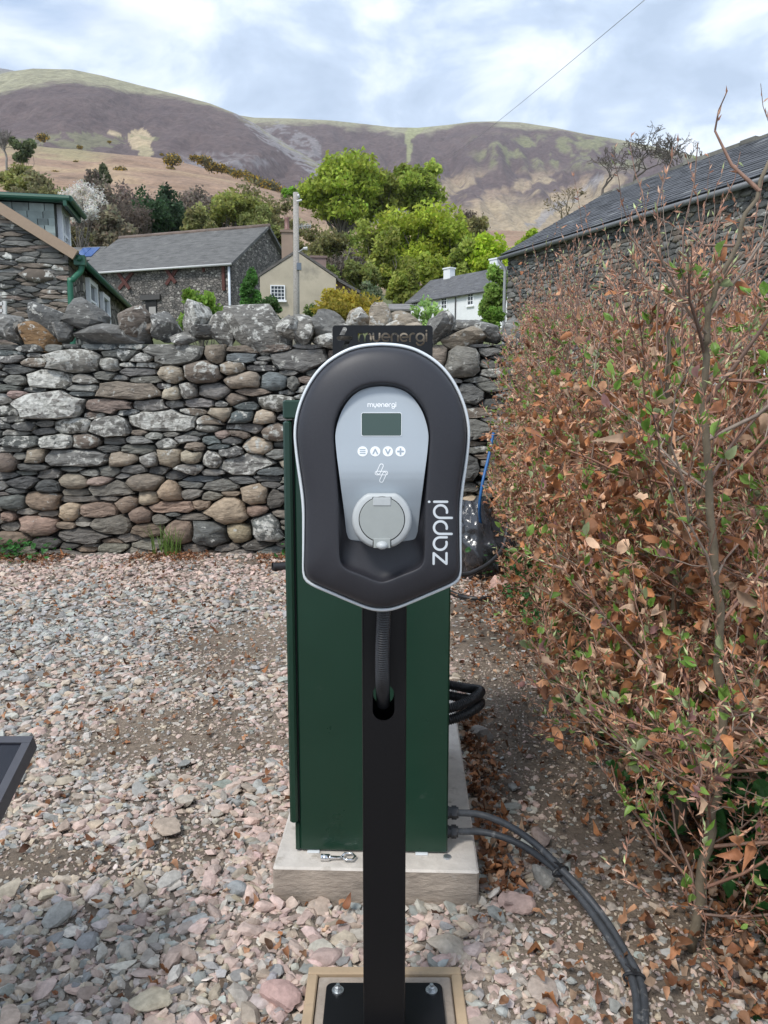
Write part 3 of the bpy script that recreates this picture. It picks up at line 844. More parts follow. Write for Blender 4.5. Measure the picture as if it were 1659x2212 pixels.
ubox('catch', M['black_in'], sock, 712, 846, 1590, 1640, .045, .0568)
ubox('catch', M['socket_lid'], sock, 719, 839, 1588, 1646, .045, .0588)
v, f = ICO2; v = v * np.array((42 * K, .012, 30 * K)) + U(779, 1636, .058)
Bag().add(v, f).build('latch', M['socket'], sock, True)
for sx in (655, 903):
    v, f = ICO1; v = v * np.array((13 * K, .003, 8 * K)) + U(sx, 1303, .0525)
    Bag().add(v, f).build('screw_hole', M['black_in'], sock, True)

# ------------------------------------------------------------------ post with sign plate
PY = UD + .075                      # front face of the post
PXc, PHW = P(830, 1500, PY)[0], .0385
BZ = .035                           # top of the base plate
post = thing('charger_post', (PXc, PY + .04, 0), 'black square steel post bolted to its base plate, carrying the charging unit', 'post')
slot_t, slot_b = P(829, 1478, PY)[2], P(829, 1557, PY)[2]
slot_r, slot_x = .0195, P(828.5, 1500, PY)[0]
PT = UZ + .2
def slot_poly(n=14):
    a = [(slot_x + slot_r * math.cos(t), slot_t - slot_r + slot_r * math.sin(t)) for t in np.linspace(0, math.pi, n)]
    c = [(slot_x + slot_r * math.cos(t), slot_b + slot_r + slot_r * math.sin(t)) for t in np.linspace(math.pi, 2 * math.pi, n)]
    return a + c
def holed(y, flip):
    o = [(PXc - PHW, BZ), (PXc + PHW, BZ), (PXc + PHW, PT), (PXc - PHW, PT)]; h = slot_poly()
    pts = o + h
    tri = tessellate_polygon([[Vector((x, z, 0)) for x, z in o], [Vector((x, z, 0)) for x, z in h]])
    return np.array([(x, y, z) for x, z in pts]), [t if flip else t[::-1] for t in tri]
b = Bag()
for y, fl in ((PY, 1), (PY + .003, 0), (PY + .077, 1), (PY + .08, 0)): b.add(*holed(y, fl))
sp = slot_poly(); n = len(sp)
for y0 in (PY, PY + .077):
    b.add([(x, y0, z) for x, z in sp] + [(x, y0 + .003, z) for x, z in sp], [(i, (i + 1) % n, (i + 1) % n + n, i + n) for i in range(n)])
for sx in (-1, 1):
    v, f = bbox(PXc + sx * (PHW - .0015) - .0015, PXc + sx * (PHW - .0015) + .0015, PY + .0031, PY + .0769, BZ, PT); b.add(v, f)
    b.add(*tube([(PXc + sx * (PHW - .0016), PY + .0022, BZ), (PXc + sx * (PHW - .0016), PY + .0022, PT)], .0026, 8))
b.add(*bbox(PXc - PHW, PXc + PHW, PY, PY + .08, PT, PT + .003))
b.build('column', M['black'], post)
BH = .122
v, f = bev_box(PXc - BH, PXc + BH, PY + .04 - BH, PY + .04 + BH, BZ - .01, BZ, .003)
# rounded plan corners
t = []
for (sx, sy, a0) in ((1, 1, 0), (-1, 1, 90), (-1, -1, 180), (1, -1, 270)):
    t += [(PXc + sx * (BH - .014) + .014 * math.cos(math.radians(a0 + q)), PY + .04 + sy * (BH - .014) + .014 * math.sin(math.radians(a0 + q))) for q in (0, 22, 45, 68, 90)]
n = len(t)
pc_ = np.array(t).mean(0)
V = [(x, y, BZ - .01) for x, y in t] + [(x, y, BZ - .0012) for x, y in t] + [tuple(pc_ + (np.array((x, y)) - pc_) * .988) + (BZ,) for x, y in t]
F = [(k * n + i, k * n + (i + 1) % n, k * n + n + (i + 1) % n, k * n + n + i) for k in (0, 1) for i in range(n)] + [tuple(range(2 * n, 3 * n))]
Bag().add(V, F).build('base_plate', M['black'], post)
for sx in (-1, 1):
    for sy in (-1, 1):
        cx, cy = PXc + sx * .098 + .001, PY + .04 + sy * .098
        w = Bag(); w.add(*tube([(cx, cy, BZ), (cx, cy, BZ + .0025)], .0125, 20))
        wo = w.build('washer', M['zinc'], post)
        h = Bag(); h.add(*tube([(cx, cy, BZ + .0025), (cx, cy, BZ + .0035)], .0098, 16)); h.add(*tube([(cx, cy, BZ + .0036), (cx, cy, BZ + .0095), (cx, cy, BZ + .0105)], [.0072, .0072, .006], 6)); h.add(*tube([(cx, cy, BZ + .0106), (cx, cy, BZ + .015)], .004, 10))
        h.build('bolt', M['zinc'], post)
# sign plate with the name cut through it
SY = UD + .068
def SPl(cx, cy): return P((680 + cx * .3527) * .8641, (780 + cy * .3527) * .8641, SY)
s0, s1 = SPl(428, 94), SPl(1140, 94)
sw = s1[0] - s0[0]; kk = sw / 712.0
wd, wl_ = word('myenergi', .33)
scs = 480 / wl_
sts = [[(615 - 428 + x * scs, 203 - 94 - y * scs * .98) for (x, y) in q] for q in wd]
lgs = [[(462 - 428 + x * 75, 245 - 94 - y * 72) for (x, y) in q] for q in capsule_logo()]
def plate_sdf(p):
    cut = np.minimum(seg_dist(p, sts) - 6.5, 1e9)
    lo = np.min([seg_dist(p, [q]) - 15.5 for q in lgs], axis=0)
    # bridges between the three bars
    br = np.maximum(np.abs((p[:, 1] - (245 - 94 - .86 * 72))) - 99, -1)
    lo = np.where(np.abs(np.abs(p[:, 1] - (151 - 62)) - 17.5) < 2.2, 5.0, lo)
    cut = np.minimum(cut, lo)
    outer = rrect(p, 356, 250, 356, 250, 26)
    return np.maximum(outer, -cut)
V, F = sdf_sheet(-4, 716, -4, 260, 2.0, plate_sdf, 3 * .001 / kk, True)
W = np.column_stack([s0[0] + V[:, 0] * kk, SY - V[:, 2] * kk, s0[2] - V[:, 1] * kk])
Bag().add(W, F[:, ::-1]).build('sign_plate', M['black'], post)
# corrugated conduit from unit to slot
def corrug(path, r, pitch, n=16):
    p = np.asarray(path); L = np.concatenate([[0], np.cumsum(np.linalg.norm(np.diff(p, axis=0), axis=1))])
    m = int(L[-1] / pitch) * 4
    s = np.linspace(0, L[-1], m + 1)
    q = np.column_stack([np.interp(s, L, p[:, i]) for i in range(3)])
    ph = (np.arange(m + 1) % 4)
    return tube(q, np.where((ph == 1) | (ph == 2), r, r * .87), n)
cz0 = P(829, 1322, UD + .045)[2]
pth = smooth_path([(P(829, 1300, UD + .04)[0], UD + .040, cz0 + .06), (P(829, 1330, UD + .04)[0], UD + .042, cz0 - .005), (P(826, 1400, UD + .045)[0], UD + .046, P(826, 1400, UD + .045)[2]), (P(826, 1460, UD + .06)[0], UD + .058, P(826, 1460, UD + .06)[2]), (P(827, 1500, PY)[0], PY + .012, P(827, 1500, PY)[2]), (P(828, 1515, PY + .04)[0], PY + .045, P(828, 1522, PY + .04)[2])], 12)
o = Bag().add(*corrug(pth, .0127, .0042)).build('corrugated_conduit', M['rubber'], None, True)
o['label'] = 'ribbed black conduit running from under the charging unit into the post slot'; o['category'] = 'conduit'

# ------------------------------------------------------------------ timber frame and footing round the base plate
FT = .024
fr0, fr1 = P(676, 2085, 0), None
xa, xb = G(666, 2103, FT)[0], G(996, 2103, FT)[0]
yb = G(830, 2092, FT)[1]; ya = PY + .04 - (yb - PY - .04)
bw = .022
frame = thing('timber_frame', (PXc, PY + .04, 0), 'pale timber shuttering frame round the base of the black post', 'frame')
for (x0, x1, y0, y1) in ((xa, xb, yb - bw, yb), (xa, xb, ya, ya + bw), (xa, xa + bw, ya + bw + .001, yb - bw - .001), (xb - bw, xb, ya + bw + .001, yb - bw - .001)):
    v, f = bev_box(x0, x1, y0, y1, -.05, FT + .006, .0025); Bag().add(v, f).build('board', M['timber'], frame)
v, f = bev_box(xa + bw + .002, xb - bw - .002, ya + bw + .002, yb - bw - .002, -.05, BZ - .0105, .003)
o = Bag().add(v, f).build('post_footing', M['slab_side']); o['label'] = 'small rough concrete footing inside the timber frame under the base plate'; o['category'] = 'footing'

# ------------------------------------------------------------------ concrete plinth and green cabinet
SZ = .098
YAW = math.radians(-2.0)
R2 = rotz(YAW)
f_l, f_r = G(588, 1876, SZ), G(1035, 1881, SZ)
sc0 = (f_l + f_r) / 2; swd = np.linalg.norm(f_r - f_l)
def L2W(v, o): return np.asarray(v) @ R2 + o
SL = 1.25
nxs, nys = 40, 80
b = Bag()
v, f = bev_box(-swd / 2, swd / 2, 0, SL, -.12, SZ, .005)
fm = [1 if (abs(np.mean([v[i][2] for i in q]) - SZ) < .004) else 0 for q in f]
for q, mi in zip(f, fm): pass
V = L2W(v, np.array((sc0[0], sc0[1], 0)))
b.V.append(V); b.C.append(np.ones((len(V), 4))); b.n = len(V)
for q, mi in zip(f, fm): b.F.append(np.array([q])); b.M.append(np.array([mi]))
o = b.build('concrete_plinth', [M['slab_side'], M['slab_top']])
o['label'] = 'pale concrete plinth under the green cabinet'; o['category'] = 'plinth'
cf = G(802, 1840, SZ + .004)
CX0, CX1 = G(639, 1838, SZ)[0], G(966, 1842, SZ)[0]
CYf = cf[1]
cw = (CX1 - CX0); corg = np.array(((CX0 + CX1) / 2, CYf, 0))
CT = P(630, 864, CYf)[2]
cab = thing('electrical_cabinet', (corg[0], CYf + .3, SZ), 'dark green metal electrical cabinet on the concrete plinth behind the post', 'cabinet')
def cbox(name, mat, x0, x1, y0, y1, z0, z1, bv=.003, parent=None):
    v, f = bev_box(x0, x1, y0, y1, z0, z1, bv); return Bag().add(L2W(v, corg), f).build(name, mat, parent or cab)
CDp = .62
cbox('body', M['green'], -cw / 2 + .012, cw / 2, 0, CDp, SZ + .004, CT - .005, .004)
dz0 = P(640, 1778, CYf)[2]; dz1 = P(630, 909, CYf)[2]
dxo = P(622, 908, CYf)[0] - corg[0]
cbox('door', M['green'], -cw / 2 - .012, -cw / 2 + .0085, -.012, CDp - .01, dz0, dz1, .005)
cbox('base_rail', M['green'], -cw / 2, -cw / 2 + .0119, .001, CDp, SZ + .004, dz0 - .004, .002)
cbox('cap', M['green'], -cw / 2 - .012, cw / 2 + .004, -.008, CDp + .01, dz1 + .004, CT, .004)
cbox('door_gap_shadow', M['black_in'], -cw / 2 + .0086, -cw / 2 + .0119, .002, CDp, dz0, dz1, .0005)  # black strip standing in for the shadow in the gap between door and body
for fx in (-.15, .13): cbox('levelling_shim', M['trim'], fx - .016, fx + .016, -.006, .05, SZ + .0005, SZ + .0039, .0005)
# glands and cables
gl = []
for (gx, gy) in ((978, 1752), (976, 1793)):
    zc = P(gx, gy, CYf + .05)[2]; x0 = cw / 2
    g0 = np.array((x0, .05, zc))
    b = Bag()
    for (d0, d1, r_, n_) in ((0, .006, .0165, 6), (.0061, .012, .0145, 16), (.0121, .025, .0175, 6), (.0251, .030, .0145, 12)):
        b.add(*tube(L2W([g0 + np.array((d0, 0, 0)), g0 + np.array((d1, 0, 0))], corg), r_, n_))
    b.build('cable_gland', M['rubber'], cab)
    gl.append(L2W([g0 + np.array((.022, 0, 0))], corg)[0])
cpa = [(990, 1752), (1040, 1760), (1100, 1784), (1160, 1826), (1215, 1880), (1265, 1932), (1310, 1990), (1350, 2055), (1380, 2110), (1392, 2170), (1390, 2300)]
cpb = [(988, 1795), (1040, 1797), (1100, 1813), (1150, 1840), (1208, 1886), (1250, 1935), (1295, 1995), (1338, 2062), (1364, 2112), (1376, 2172), (1374, 2300)]
for k, (g, cp, lb) in enumerate(((gl[0], cpa, 'thick grey cable from the upper gland of the cabinet, curving over the gravel'), (gl[1], cpb, 'thick grey cable from the lower gland of the cabinet, curving over the gravel'))):
    zs = np.interp(np.arange(len(cp)), [0, 2, 4, 6, 8, 10], [g[2], g[2] * .97 - .005, .12 - .02 * k, .07, .045, .03])
    pts = [g] + [G(x, y, z) for (x, y), z in list(zip(cp, zs))[1:]]
    o = Bag().add(*tube(smooth_path(pts, 8), .0088, 12)).build('armoured_cable', M['cable'], None, True)
    o['label'] = lb; o['category'] = 'cable'; o['group'] = 'cables from the cabinet'
for k, (tx, ty, tz, lb) in enumerate(((1211, 1883, .115, 'black cable tie binding the two cables near the plinth'), (1370, 2112, .048, 'black cable tie binding the two cables beside the hedge foot'))):
    c = G(tx, ty, tz)
    a = (G(1265, 1932, tz) - G(1211, 1883, tz)) if k == 0 else (G(1380, 2150, tz) - G(1366, 2100, tz))
    a = a / np.linalg.norm(a); n_ = np.cross(a, (0, 0, 1)); up = np.cross(n_, a)
    t = np.linspace(0, 2 * math.pi, 20)
    lp = [c + n_ * .022 * math.cos(q) + up * .0115 * math.sin(q) for q in t]
    b = Bag(); b.add(*tube(lp, .0032, 6)); b.add(*tube([c + up * .013, c + up * .026 + n_ * .012, c + up * .03 + n_ * .02], [.0035, .003, .002], 6)); b.add(*obox(c + up * .014, [a, n_, up], (.005, .005, .004)))
    o = b.build('cable_tie', M['rubber']); o['label'] = lb; o['category'] = 'cable tie'; o['group'] = 'ties on the cables'
# coiled spare conduit on the cabinet's far side
kc = P(985, 1515, CYf + .42)
pts = []
for t in np.linspace(0, 2 * math.pi * 2.1, 70):
    pts.append((kc[0] - .03 + .105 * math.cos(t + 1.9), kc[1] + .08 * math.sin(t + 1.9), kc[2] - .035 + .075 * t / (4.2 * math.pi) + .012 * math.sin(2 * t)))
o = Bag().add(*corrug(pts, .0155, .006, 12)).build('conduit_coil', M['rubber'], None, True)
o['label'] = 'coil of ribbed black conduit hanging beside the green cabinet'; o['category'] = 'conduit'
# cabinet key lying on the plinth
k0, k1, kc = G(693, 1852, SZ + .009), G(740, 1853, SZ + .006), G(750, 1855, SZ + .005)
key = Bag(); dirk = (k1 - k0) / np.linalg.norm(k1 - k0)
key.add(*tube([k0, k0 + dirk * .022], [.0085, .0085], 12)); key.add(*tube([k0 + dirk * .0215, k0 + dirk * .026, k1], [.0085, .005, .0042], 10))
t = np.radians([180, 125, 60, 0, -60, -125, -180])
side = np.cross(dirk, (0, 0, 1))
lc = k1 + dirk * .016
key.add(*tube([lc + dirk * .017 * math.cos(q) + side * .017 * math.sin(q) + np.array((0, 0, .004)) for q in t], .0033, 8))
o = key.build('cabinet_key', M['chrome'], None, True); o['label'] = 'chrome cabinet key lying on the concrete plinth'; o['category'] = 'key'
w = G(1117, 2142 - 0, SZ); w = G((680 + 1135 * .3858) * .8641, (1460 + 1772 * .3858) * .8641, SZ)
o = Bag().add(*tube([w, w + np.array((0, 0, .004))], [.011, .010], 16)).build('floor_anchor', M['zinc']); o['label'] = 'small zinc anchor set in the plinth beside the cabinet corner'; o['category'] = 'anchor'
# ------------------------------------------------------------------ gravel, leaf litter and small things on the yard
def rand_rot(r, n, tilt):
    """random spin about z, then a tilt of up to `tilt` radians about a random level axis"""
    a, t, p = r.uniform(0, 2 * math.pi, n), r.normal(0, tilt, n), r.uniform(0, 2 * math.pi, n)
    ca, sa = np.cos(a), np.sin(a); z, o = np.zeros(n), np.ones(n)
    Rz = np.stack([np.stack([ca, -sa, z], 1), np.stack([sa, ca, z], 1), np.stack([z, z, o], 1)], 1)
    kx, ky = np.cos(p), np.sin(p); c, s = np.cos(t), np.sin(t); C1 = 1 - c
    Rt = np.stack([np.stack([c + kx * kx * C1, kx * ky * C1, ky * s], 1), np.stack([kx * ky * C1, c + ky * ky * C1, -kx * s], 1), np.stack([-ky * s, kx * s, c], 1)], 1)
    return Rt @ Rz
def scatter(bag, base, pos, rot, scl, colr):
    v, f = base
    W = np.einsum('nij,nkj->nki', rot, v[None] * scl[:, None]) + pos[:, None]
    n, k = len(pos), len(v)
    F = (f[None] + (np.arange(n) * k)[:, None, None]).reshape(-1, f.shape[1])
    C = np.repeat(np.column_stack([colr, np.zeros(n)]), k, 0)
    bag.add(W.reshape(-1, 3), F, C)
pl_c, pl_w = sc0, swd
def blocked(x, y, m=.0):
    q = (np.array((x, y, 0)) - np.array((sc0[0], sc0[1], 0))) @ R2.T
    if -swd / 2 - m < q[0] < swd / 2 + m and -m < q[1] < SL + m: return True
    return xa - m < x < xb + m and ya - m < y < yb + m
PAL = {'slate': (.325, .325, .305), 'pink': (.45, .345, .295), 'warm': (.40, .355, .31), 'pale': (.52, .47, .415), 'tan': (.44, .365, .285), 'dark': (.20, .195, .18)}
for k_ in PAL: PAL[k_] = np.array(PAL[k_])
r = np.random.default_rng(21)
bases1 = [rock(ICO1, r, 7, .16, .45, .95) for _ in range(16)]
bases2 = [rock(ICO2, r, 8, .03, .42, .9) for _ in range(12)]
def gravel_set(n, x0, x1, y0, y1, smin, smax, mu):
    P_, S_, C_ = [], [], []
    X, Y = r.uniform(x0, x1, n), r.uniform(y0, y1, n)
    size = np.clip(np.exp(r.normal(math.log(mu), .42, n)), smin, smax)
    for x, y, s in zip(X, Y, size):
        if abs(x) > .62 * y + .6: continue
        if blocked(x, y, .004): continue
        if x > .72 + .25 * r.random() and y > 1.9: s *= .7
        d = dirtness(x, y)
        if .34 < x < .85 and 1.95 < y < 4.8 and r.random() < .72: continue
        if d > .35:
            if r.random() < (d - .3) * .95: continue
            s *= lerp(1, .55, d)
        ws = math.exp(-((x + 1.9) / 1.1) ** 2 - ((y - 4.2) / .75) ** 2)
        wp = float(sstep(4.7, 5.4, y)) * .9 + math.exp(-((x - .15) / .5) ** 2 - ((y - 1.6) / .35) ** 2) * .35 + math.exp(-((x + .32) / .18) ** 2) * float(y > 1.6) * .5
        q = r.random()
        if q < .78 * ws: c = PAL['slate'] * 1.05
        elif r.random() < wp * .75: c = PAL['pink'] * 1.12
        else: c = PAL[('slate', 'slate', 'warm', 'warm', 'pink', 'pink', 'pale', 'tan', 'tan', 'pink')[r.integers(10)]]
        c = c * r.uniform(.72, 1.25) * (1 + .022 * r.normal(size=3))
        P_.append((x, y, yard_z(x, y))); S_.append(s); C_.append(np.clip(c, .03, .7))
    return np.array(P_), np.array(S_), np.array(C_)
gb = Bag()
sets = [gravel_set(33000, -2.3, 1.25, 1.1, 2.6, .005, .030, .0100), gravel_set(25000, -3.4, 1.2, 2.6, 4.4, .006, .028, .0115), gravel_set(17000, -4.9, 1.3, 4.4, 6.25, .008, .030, .0140)]
for si, (gp, gs, gc) in enumerate(sets):
    cls = np.where((gs > .018) & (si == 0), 100 + r.integers(0, 12, len(gs)), r.integers(0, 16, len(gs)))
    for k in np.unique(cls):
        i = cls == k; n = int(i.sum())
        base = bases2[k - 100] if k >= 100 else bases1[k]
        flat = r.uniform(.2, .62, n); el = r.uniform(.5, 1.0, n)
        scl = np.column_stack([gs[i] * 1.3, gs[i] * el * 1.15, gs[i] * flat * 1.15])
        pos = gp[i].copy(); pos[:, 2] += gs[i] * flat * r.uniform(.25, .95, n)
        scatter(gb, base, pos, rand_rot(r, n, .3), scl, gc[i])
# fine chips and grit
n = 26000
X, Y = r.uniform(-2.2, 1.2, n), r.uniform(1.2, 3.8, n)
ok = np.array([not blocked(x, y, .002) and abs(x) < .62 * y + .2 for x, y in zip(X, Y)]); X, Y = X[ok], Y[ok]; n = len(X)
s = r.uniform(.0025, .008, n)
tet = (np.array([(1, 0, -.5), (-.6, .9, -.4), (-.5, -.8, -.5), (.1, .1, .8)]), np.array([(0, 2, 1), (0, 1, 3), (1, 2, 3), (2, 0, 3)]))
pc_ = np.array([PAL[q] for q in np.array(['tan', 'warm', 'pink', 'tan'])[r.integers(0, 4, n)]]) * r.uniform(.6, 1.2, (n, 1))
scatter(gb, tet, np.column_stack([X, Y, [yard_z(x, y) + .001 for x, y in zip(X, Y)]]), rand_rot(r, n, 1.0), np.column_stack([s, s, s * .8]), pc_)
o = gb.build('gravel', M['gravel'], None, False, kind='stuff')
o['label'] = 'loose pink and grey slate chippings covering the yard'; o['category'] = 'gravel'

# single stones that stand out
def lone(px, py, w, h, flat, c, label, seed):
    g = G(px, py, .012); sc_ = np.linalg.norm(g - np.array((0, 0, CAM_Z))) / FPX
    rr = np.random.default_rng(seed); v, f = rock(ICO3, rr, 13, .012)
    v = v * np.array((w * sc_ * .56, w * sc_ * .45, h * sc_ * flat)) @ rotz(rr.uniform(-.5, .5))
    o = Bag().add(v + g + np.array((0, 0, h * sc_ * flat * .5)), f, c).build('loose_stone', M['gravel'])
    o['label'] = label; o['category'] = 'stone'; o['group'] = 'loose stones on the ground'
lone(1083, 1276, 50, 40, .55, (.62, .40, .33), 'bright pink rock at the foot of the hedge beside the black hose', 1)
lone(965, 2052, 60, 56, .35, (.44, .38, .31), 'pale angular stone between the plinth and the timber frame, right of the post', 2)
lone(1175, 2152, 58, 50, .35, (.40, .33, .28), 'rounded pinkish grey stone between the timber frame and the cable', 3)
lone(325, 2172, 60, 48, .3, (.42, .37, .28), 'round cream stone low on the left in the gravel', 4)
lone(605, 2160, 70, 60, .3, (.42, .28, .25), 'large pink stone just left of the timber frame', 5)
lone(700, 2072, 56, 48, .35, (.40, .30, .27), 'pink stone behind the left end of the timber frame', 6)
lone(510, 1928, 34, 44, .3, (.30, .31, .31), 'smooth oval grey pebble left of the plinth', 7)
lone(357, 1790, 60, 26, .4, (.37, .30, .24), 'flat tan stone lying alone in the gravel left of the cabinet', 8)
lone(1117, 1958, 56, 42, .4, (.42, .30, .26), 'pink stone right of the plinth corner inside the cable bend', 9)
lone(1040, 1595, 44, 34, .5, (.22, .20, .18), 'brown grey stone leaning on the plinth edge by the dirt path', 10)
lone(1172, 1905, 46, 44, .5, (.38, .36, .32), 'rough pale grey stone close to the cable tie', 11)

_lx = [.0, .18, .42, .66, .86, 1.0]; _lw = [0, .20, .30, .26, .13, 0]
LT = np.array([(x, 0, 0) for x in _lx] + [(x - .02, w, 0) for x, w in list(zip(_lx, _lw))[1:5]] + [(x - .02, -w, 0) for x, w in list(zip(_lx, _lw))[1:5]])
_lt = []
for _s, _o in ((1, 6), (-1, 10)):
    _q = [(0, 1, _o), (4, 5, _o + 3)] + [t for k in range(3) for t in ((1 + k, 2 + k, _o + k + 1), (1 + k, _o + k + 1, _o + k))]
    _lt += _q if _s == 1 else [t[::-1] for t in _q]
LTRI = np.array(_lt)
def add_leaves(bag, pos, rot, size, colr, fold, curl, rough, r, width=1.0):
    n = len(pos); m = len(LT)
    v = np.repeat(LT[None], n, 0).copy()
    v[:, :, 1] *= width
    ph = r.uniform(0, 6.28, (n, 1)); wv = rough * 1.6 * np.sin(v[:, :, 0] * 14 + ph) * (np.abs(v[:, :, 1]) > .01)
    v[:, :, 2] = fold[:, None] * np.abs(v[:, :, 1]) * 2 + curl[:, None] * ((v[:, :, 0] - .35) ** 2) * 1.6 + r.normal(0, rough * .35, (n, m)) + wv
    v[:, :, 1] += curl[:, None] * .25 * v[:, :, 0] ** 2 * np.sign(np.sin(ph)) + r.normal(0, rough * .3, (n, m))
    v *= size[:, None, None]
    W = np.einsum('nij,nkj->nki', rot, v) + pos[:, None]
    k = (np.arange(n) * m)[:, None, None]
    C = np.repeat(np.column_stack([colr, np.zeros(n)]), m, 0).reshape(n, m, 4)
    C[:, :, :3] *= r.uniform(.88, 1.1, (n, m, 1))
    C[:, :6, :3] *= .88
    bag.add(W.reshape(-1, 3), (LTRI[None] + k).reshape(-1, 3), C.reshape(-1, 4))
def dead_cols(r, n):
    b0 = np.array([(.50, .225, .11), (.60, .32, .18), (.33, .14, .07), (.68, .46, .31), (.54, .235, .10)])[r.integers(0, 5, n)]
    return b0 * r.uniform(.45, 1.3, (n, 1))
r = np.random.default_rng(5)
lp, ls = [], []
for _ in range(20000):
    q = r.random()
    if q < .66:   y = r.uniform(1.2, 6.3); x = .98 + r.normal(0, .24) - .14 * math.sin(y * 1.7)
    elif q < .76 and r.random() < .25: y = sc0[1] + r.uniform(0, 1.2); x = sc0[0] + swd / 2 + .03 + abs(r.normal(0, .05)) + (y - sc0[1]) * .035
    elif .76 <= q < .90: y = 6.2 - abs(r.normal(0, .16)); x = r.uniform(-3.2, 1.2)
    else: y = r.uniform(1.3, 6); x = r.uniform(-2.8, 1)
    if q < .66 and x < .74 and r.random() < .7: continue
    if abs(x) > .62 * y + .3 or blocked(x, y, .01): continue
    if q >= .90 and r.random() < .8: continue
    if .76 <= q < .9 and fbm(x * 2, 3.3) < -.02: continue
    lp.append((x, y, yard_z(x, y) + r.uniform(.008, .03 + (.03 if q < .66 else 0)))); ls.append(r.uniform(.016, .038))
lp, ls = np.array(lp), np.array(ls); n = len(lp)
lb = Bag(); add_leaves(lb, lp, rand_rot(r, n, .5), ls, dead_cols(r, n) * r.uniform(.4, .9, (n, 1)), r.uniform(-.2, .7, n), r.normal(0, .9, n), .08, r)
o = lb.build('leaf_litter', M['litter'], None, True, kind='stuff'); o['label'] = 'brown dead beech leaves littering the ground under the hedge'; o['category'] = 'leaves'
# undergrowth below the hedge and tufts at the wall foot
ub = Bag(); up_, us_, uc_ = [], [], []
for (cx, cy, sx, sy, h, n) in ((1.13, 1.55, .12, .45, .42, 1100), (1.0, 2.3, .1, .3, .25, 500), (.95, 3.6, .1, .4, .3, 400), (.92, 4.9, .1, .3, .3, 350), (-.15, 6.15, .1, .06, .1, 70), (-.72, 6.15, .07, .06, .12, 60), (-3.05, 6.1, .16, .08, .16, 150), (.03, 5.75, .08, .05, .05, 40), (.6, 6.0, .14, .1, .1, 90), (1.0, 1.28, .03, .03, .04, 16)):
    x, y = r.normal(cx, sx, n), r.normal(cy, sy, n); z = r.uniform(.02, 1, n) ** 1.3 * h
    up_.append(np.column_stack([x, y, z])); us_.append(r.uniform(.025, .06, n)); uc_.append(np.array((.045, .14, .035))[None] * r.uniform(.5, 1.6, (n, 1)) * (1 if cx > .9 else 1.5))
up_, us_, uc_ = np.vstack(up_), np.concatenate(us_), np.vstack(uc_)
kp = np.abs(up_[:, 0]) < .64 * up_[:, 1] + .4; up_, us_, uc_ = up_[kp], us_[kp], uc_[kp]; n = len(up_)
add_leaves(ub, up_, rand_rot(r, n, .6), us_, uc_, r.uniform(.0, .25, n), r.normal(-.3, .3, n), .04, r, 1.6)
o = ub.build('undergrowth', M['green_leaf'], None, False, kind='stuff'); o['label'] = 'low green weeds growing under the hedge and at the wall foot'; o['category'] = 'weeds'
# grass blades at the wall foot
tb = Bag()
for (px, py, nb) in ((357, 1170, 26), (372, 1172, 14), (640, 1175, 10)):
    g = P(px, py, WY - .12); g[2] = .01
    for _ in range(nb):
        p0 = g + np.array((r.normal(0, .035), r.normal(0, .02), 0)); h = r.uniform(.12, .3); d = r.normal(0, .07, 2)
        w = np.array((r.uniform(.003, .006), 0, 0))
        tip = p0 + np.array((d[0], d[1], h)); mid = (p0 + tip) / 2 + np.array((-d[0] * .25, -d[1] * .25, h * .08))
        tb.add([p0 - w, p0 + w, mid + w * .8, mid - w * .8, tip], [(0, 1, 2, 3), (3, 2, 4)], np.array((.13, .21, .05)) * r.uniform(.7, 1.3))
o = tb.build('grass', M['green_leaf'], None, False, kind='stuff'); o['label'] = 'thin green grass tuft against the wall foot'; o['category'] = 'grass'

# hoses, pipe, polythene by the hedge
def pipe(name, pts, rad, mat, label, cat, cc=(1, 1, 1), n=10):
    o = Bag().add(*tube(smooth_path(pts, 8), rad, n), c=cc).build(name, mat, None, True); o['label'] = label; o['category'] = cat; return o
M['blue'] = surface('blue_water_pipe', (.02, .12, .33), .45, 30, .2, 0)
pipe('water_pipe', [P(1066, 935, 5.35), P(1056, 985, 5.3), P(1043, 1040, 5.2), P(1036, 1090, 5.2), P(1038, 1130, 5.3), P(1044, 1180, 5.4)], .0105, M['blue'], 'bright blue plastic water pipe rising at the far end of the hedge', 'pipe')
pipe('black_hose', [P(960, 1225, 4.4), P(1000, 1241, 4.45), P(1035, 1230, 4.5), P(1065, 1210, 4.6), P(1088, 1180, 4.7), P(1098, 1130, 4.8)], .014, M['rubber'], 'thick black hose rising from behind the charging unit to the plastic sheet', 'hose')
pipe('black_hose', [G(935, 1262, .03), G(975, 1280, .025), G(1010, 1291, .022), G(1050, 1292, .02), G(1078, 1280, .02), G(1110, 1262, .02)], .014, M['rubber'], 'black hose lying on the ground by the pink rock', 'hose')
b = Bag(); c = G(1048, 1262, 0); c[1] += .35
v, f = ico(4); v = v.copy()
for i in range(len(v)):
    q = Vector(v[i]); w = Vector((q.x * 1.3 + q.z * .8, q.y * 1.3, q.z * .7))
    v[i] *= .82 + .5 * abs(noise.noise(q * 1.6 + Vector((4, 1, 0)))) + .30 * (1 - abs(noise.noise(w * 3.2))) ** 4 + .05 * noise.noise(q * 9)
v = v * np.array((.19, .2, .28)) + np.array((c[0] - .02, c[1] - .15, .25))
v[:, 0] += (.25 - v[:, 2]) * .12
o = b.add(v, f).build('plastic_sheet', M['polythene'], None, True); o['label'] = 'crumpled heap of shiny dark polythene between cabinet and hedge'; o['category'] = 'plastic sheet'
g = G(606, 1224, .03); b = Bag()
t = np.linspace(0, 2 * math.pi, 20)[:-1]
d_ = np.array((1, .35, 0)); d_ /= np.linalg.norm(d_)
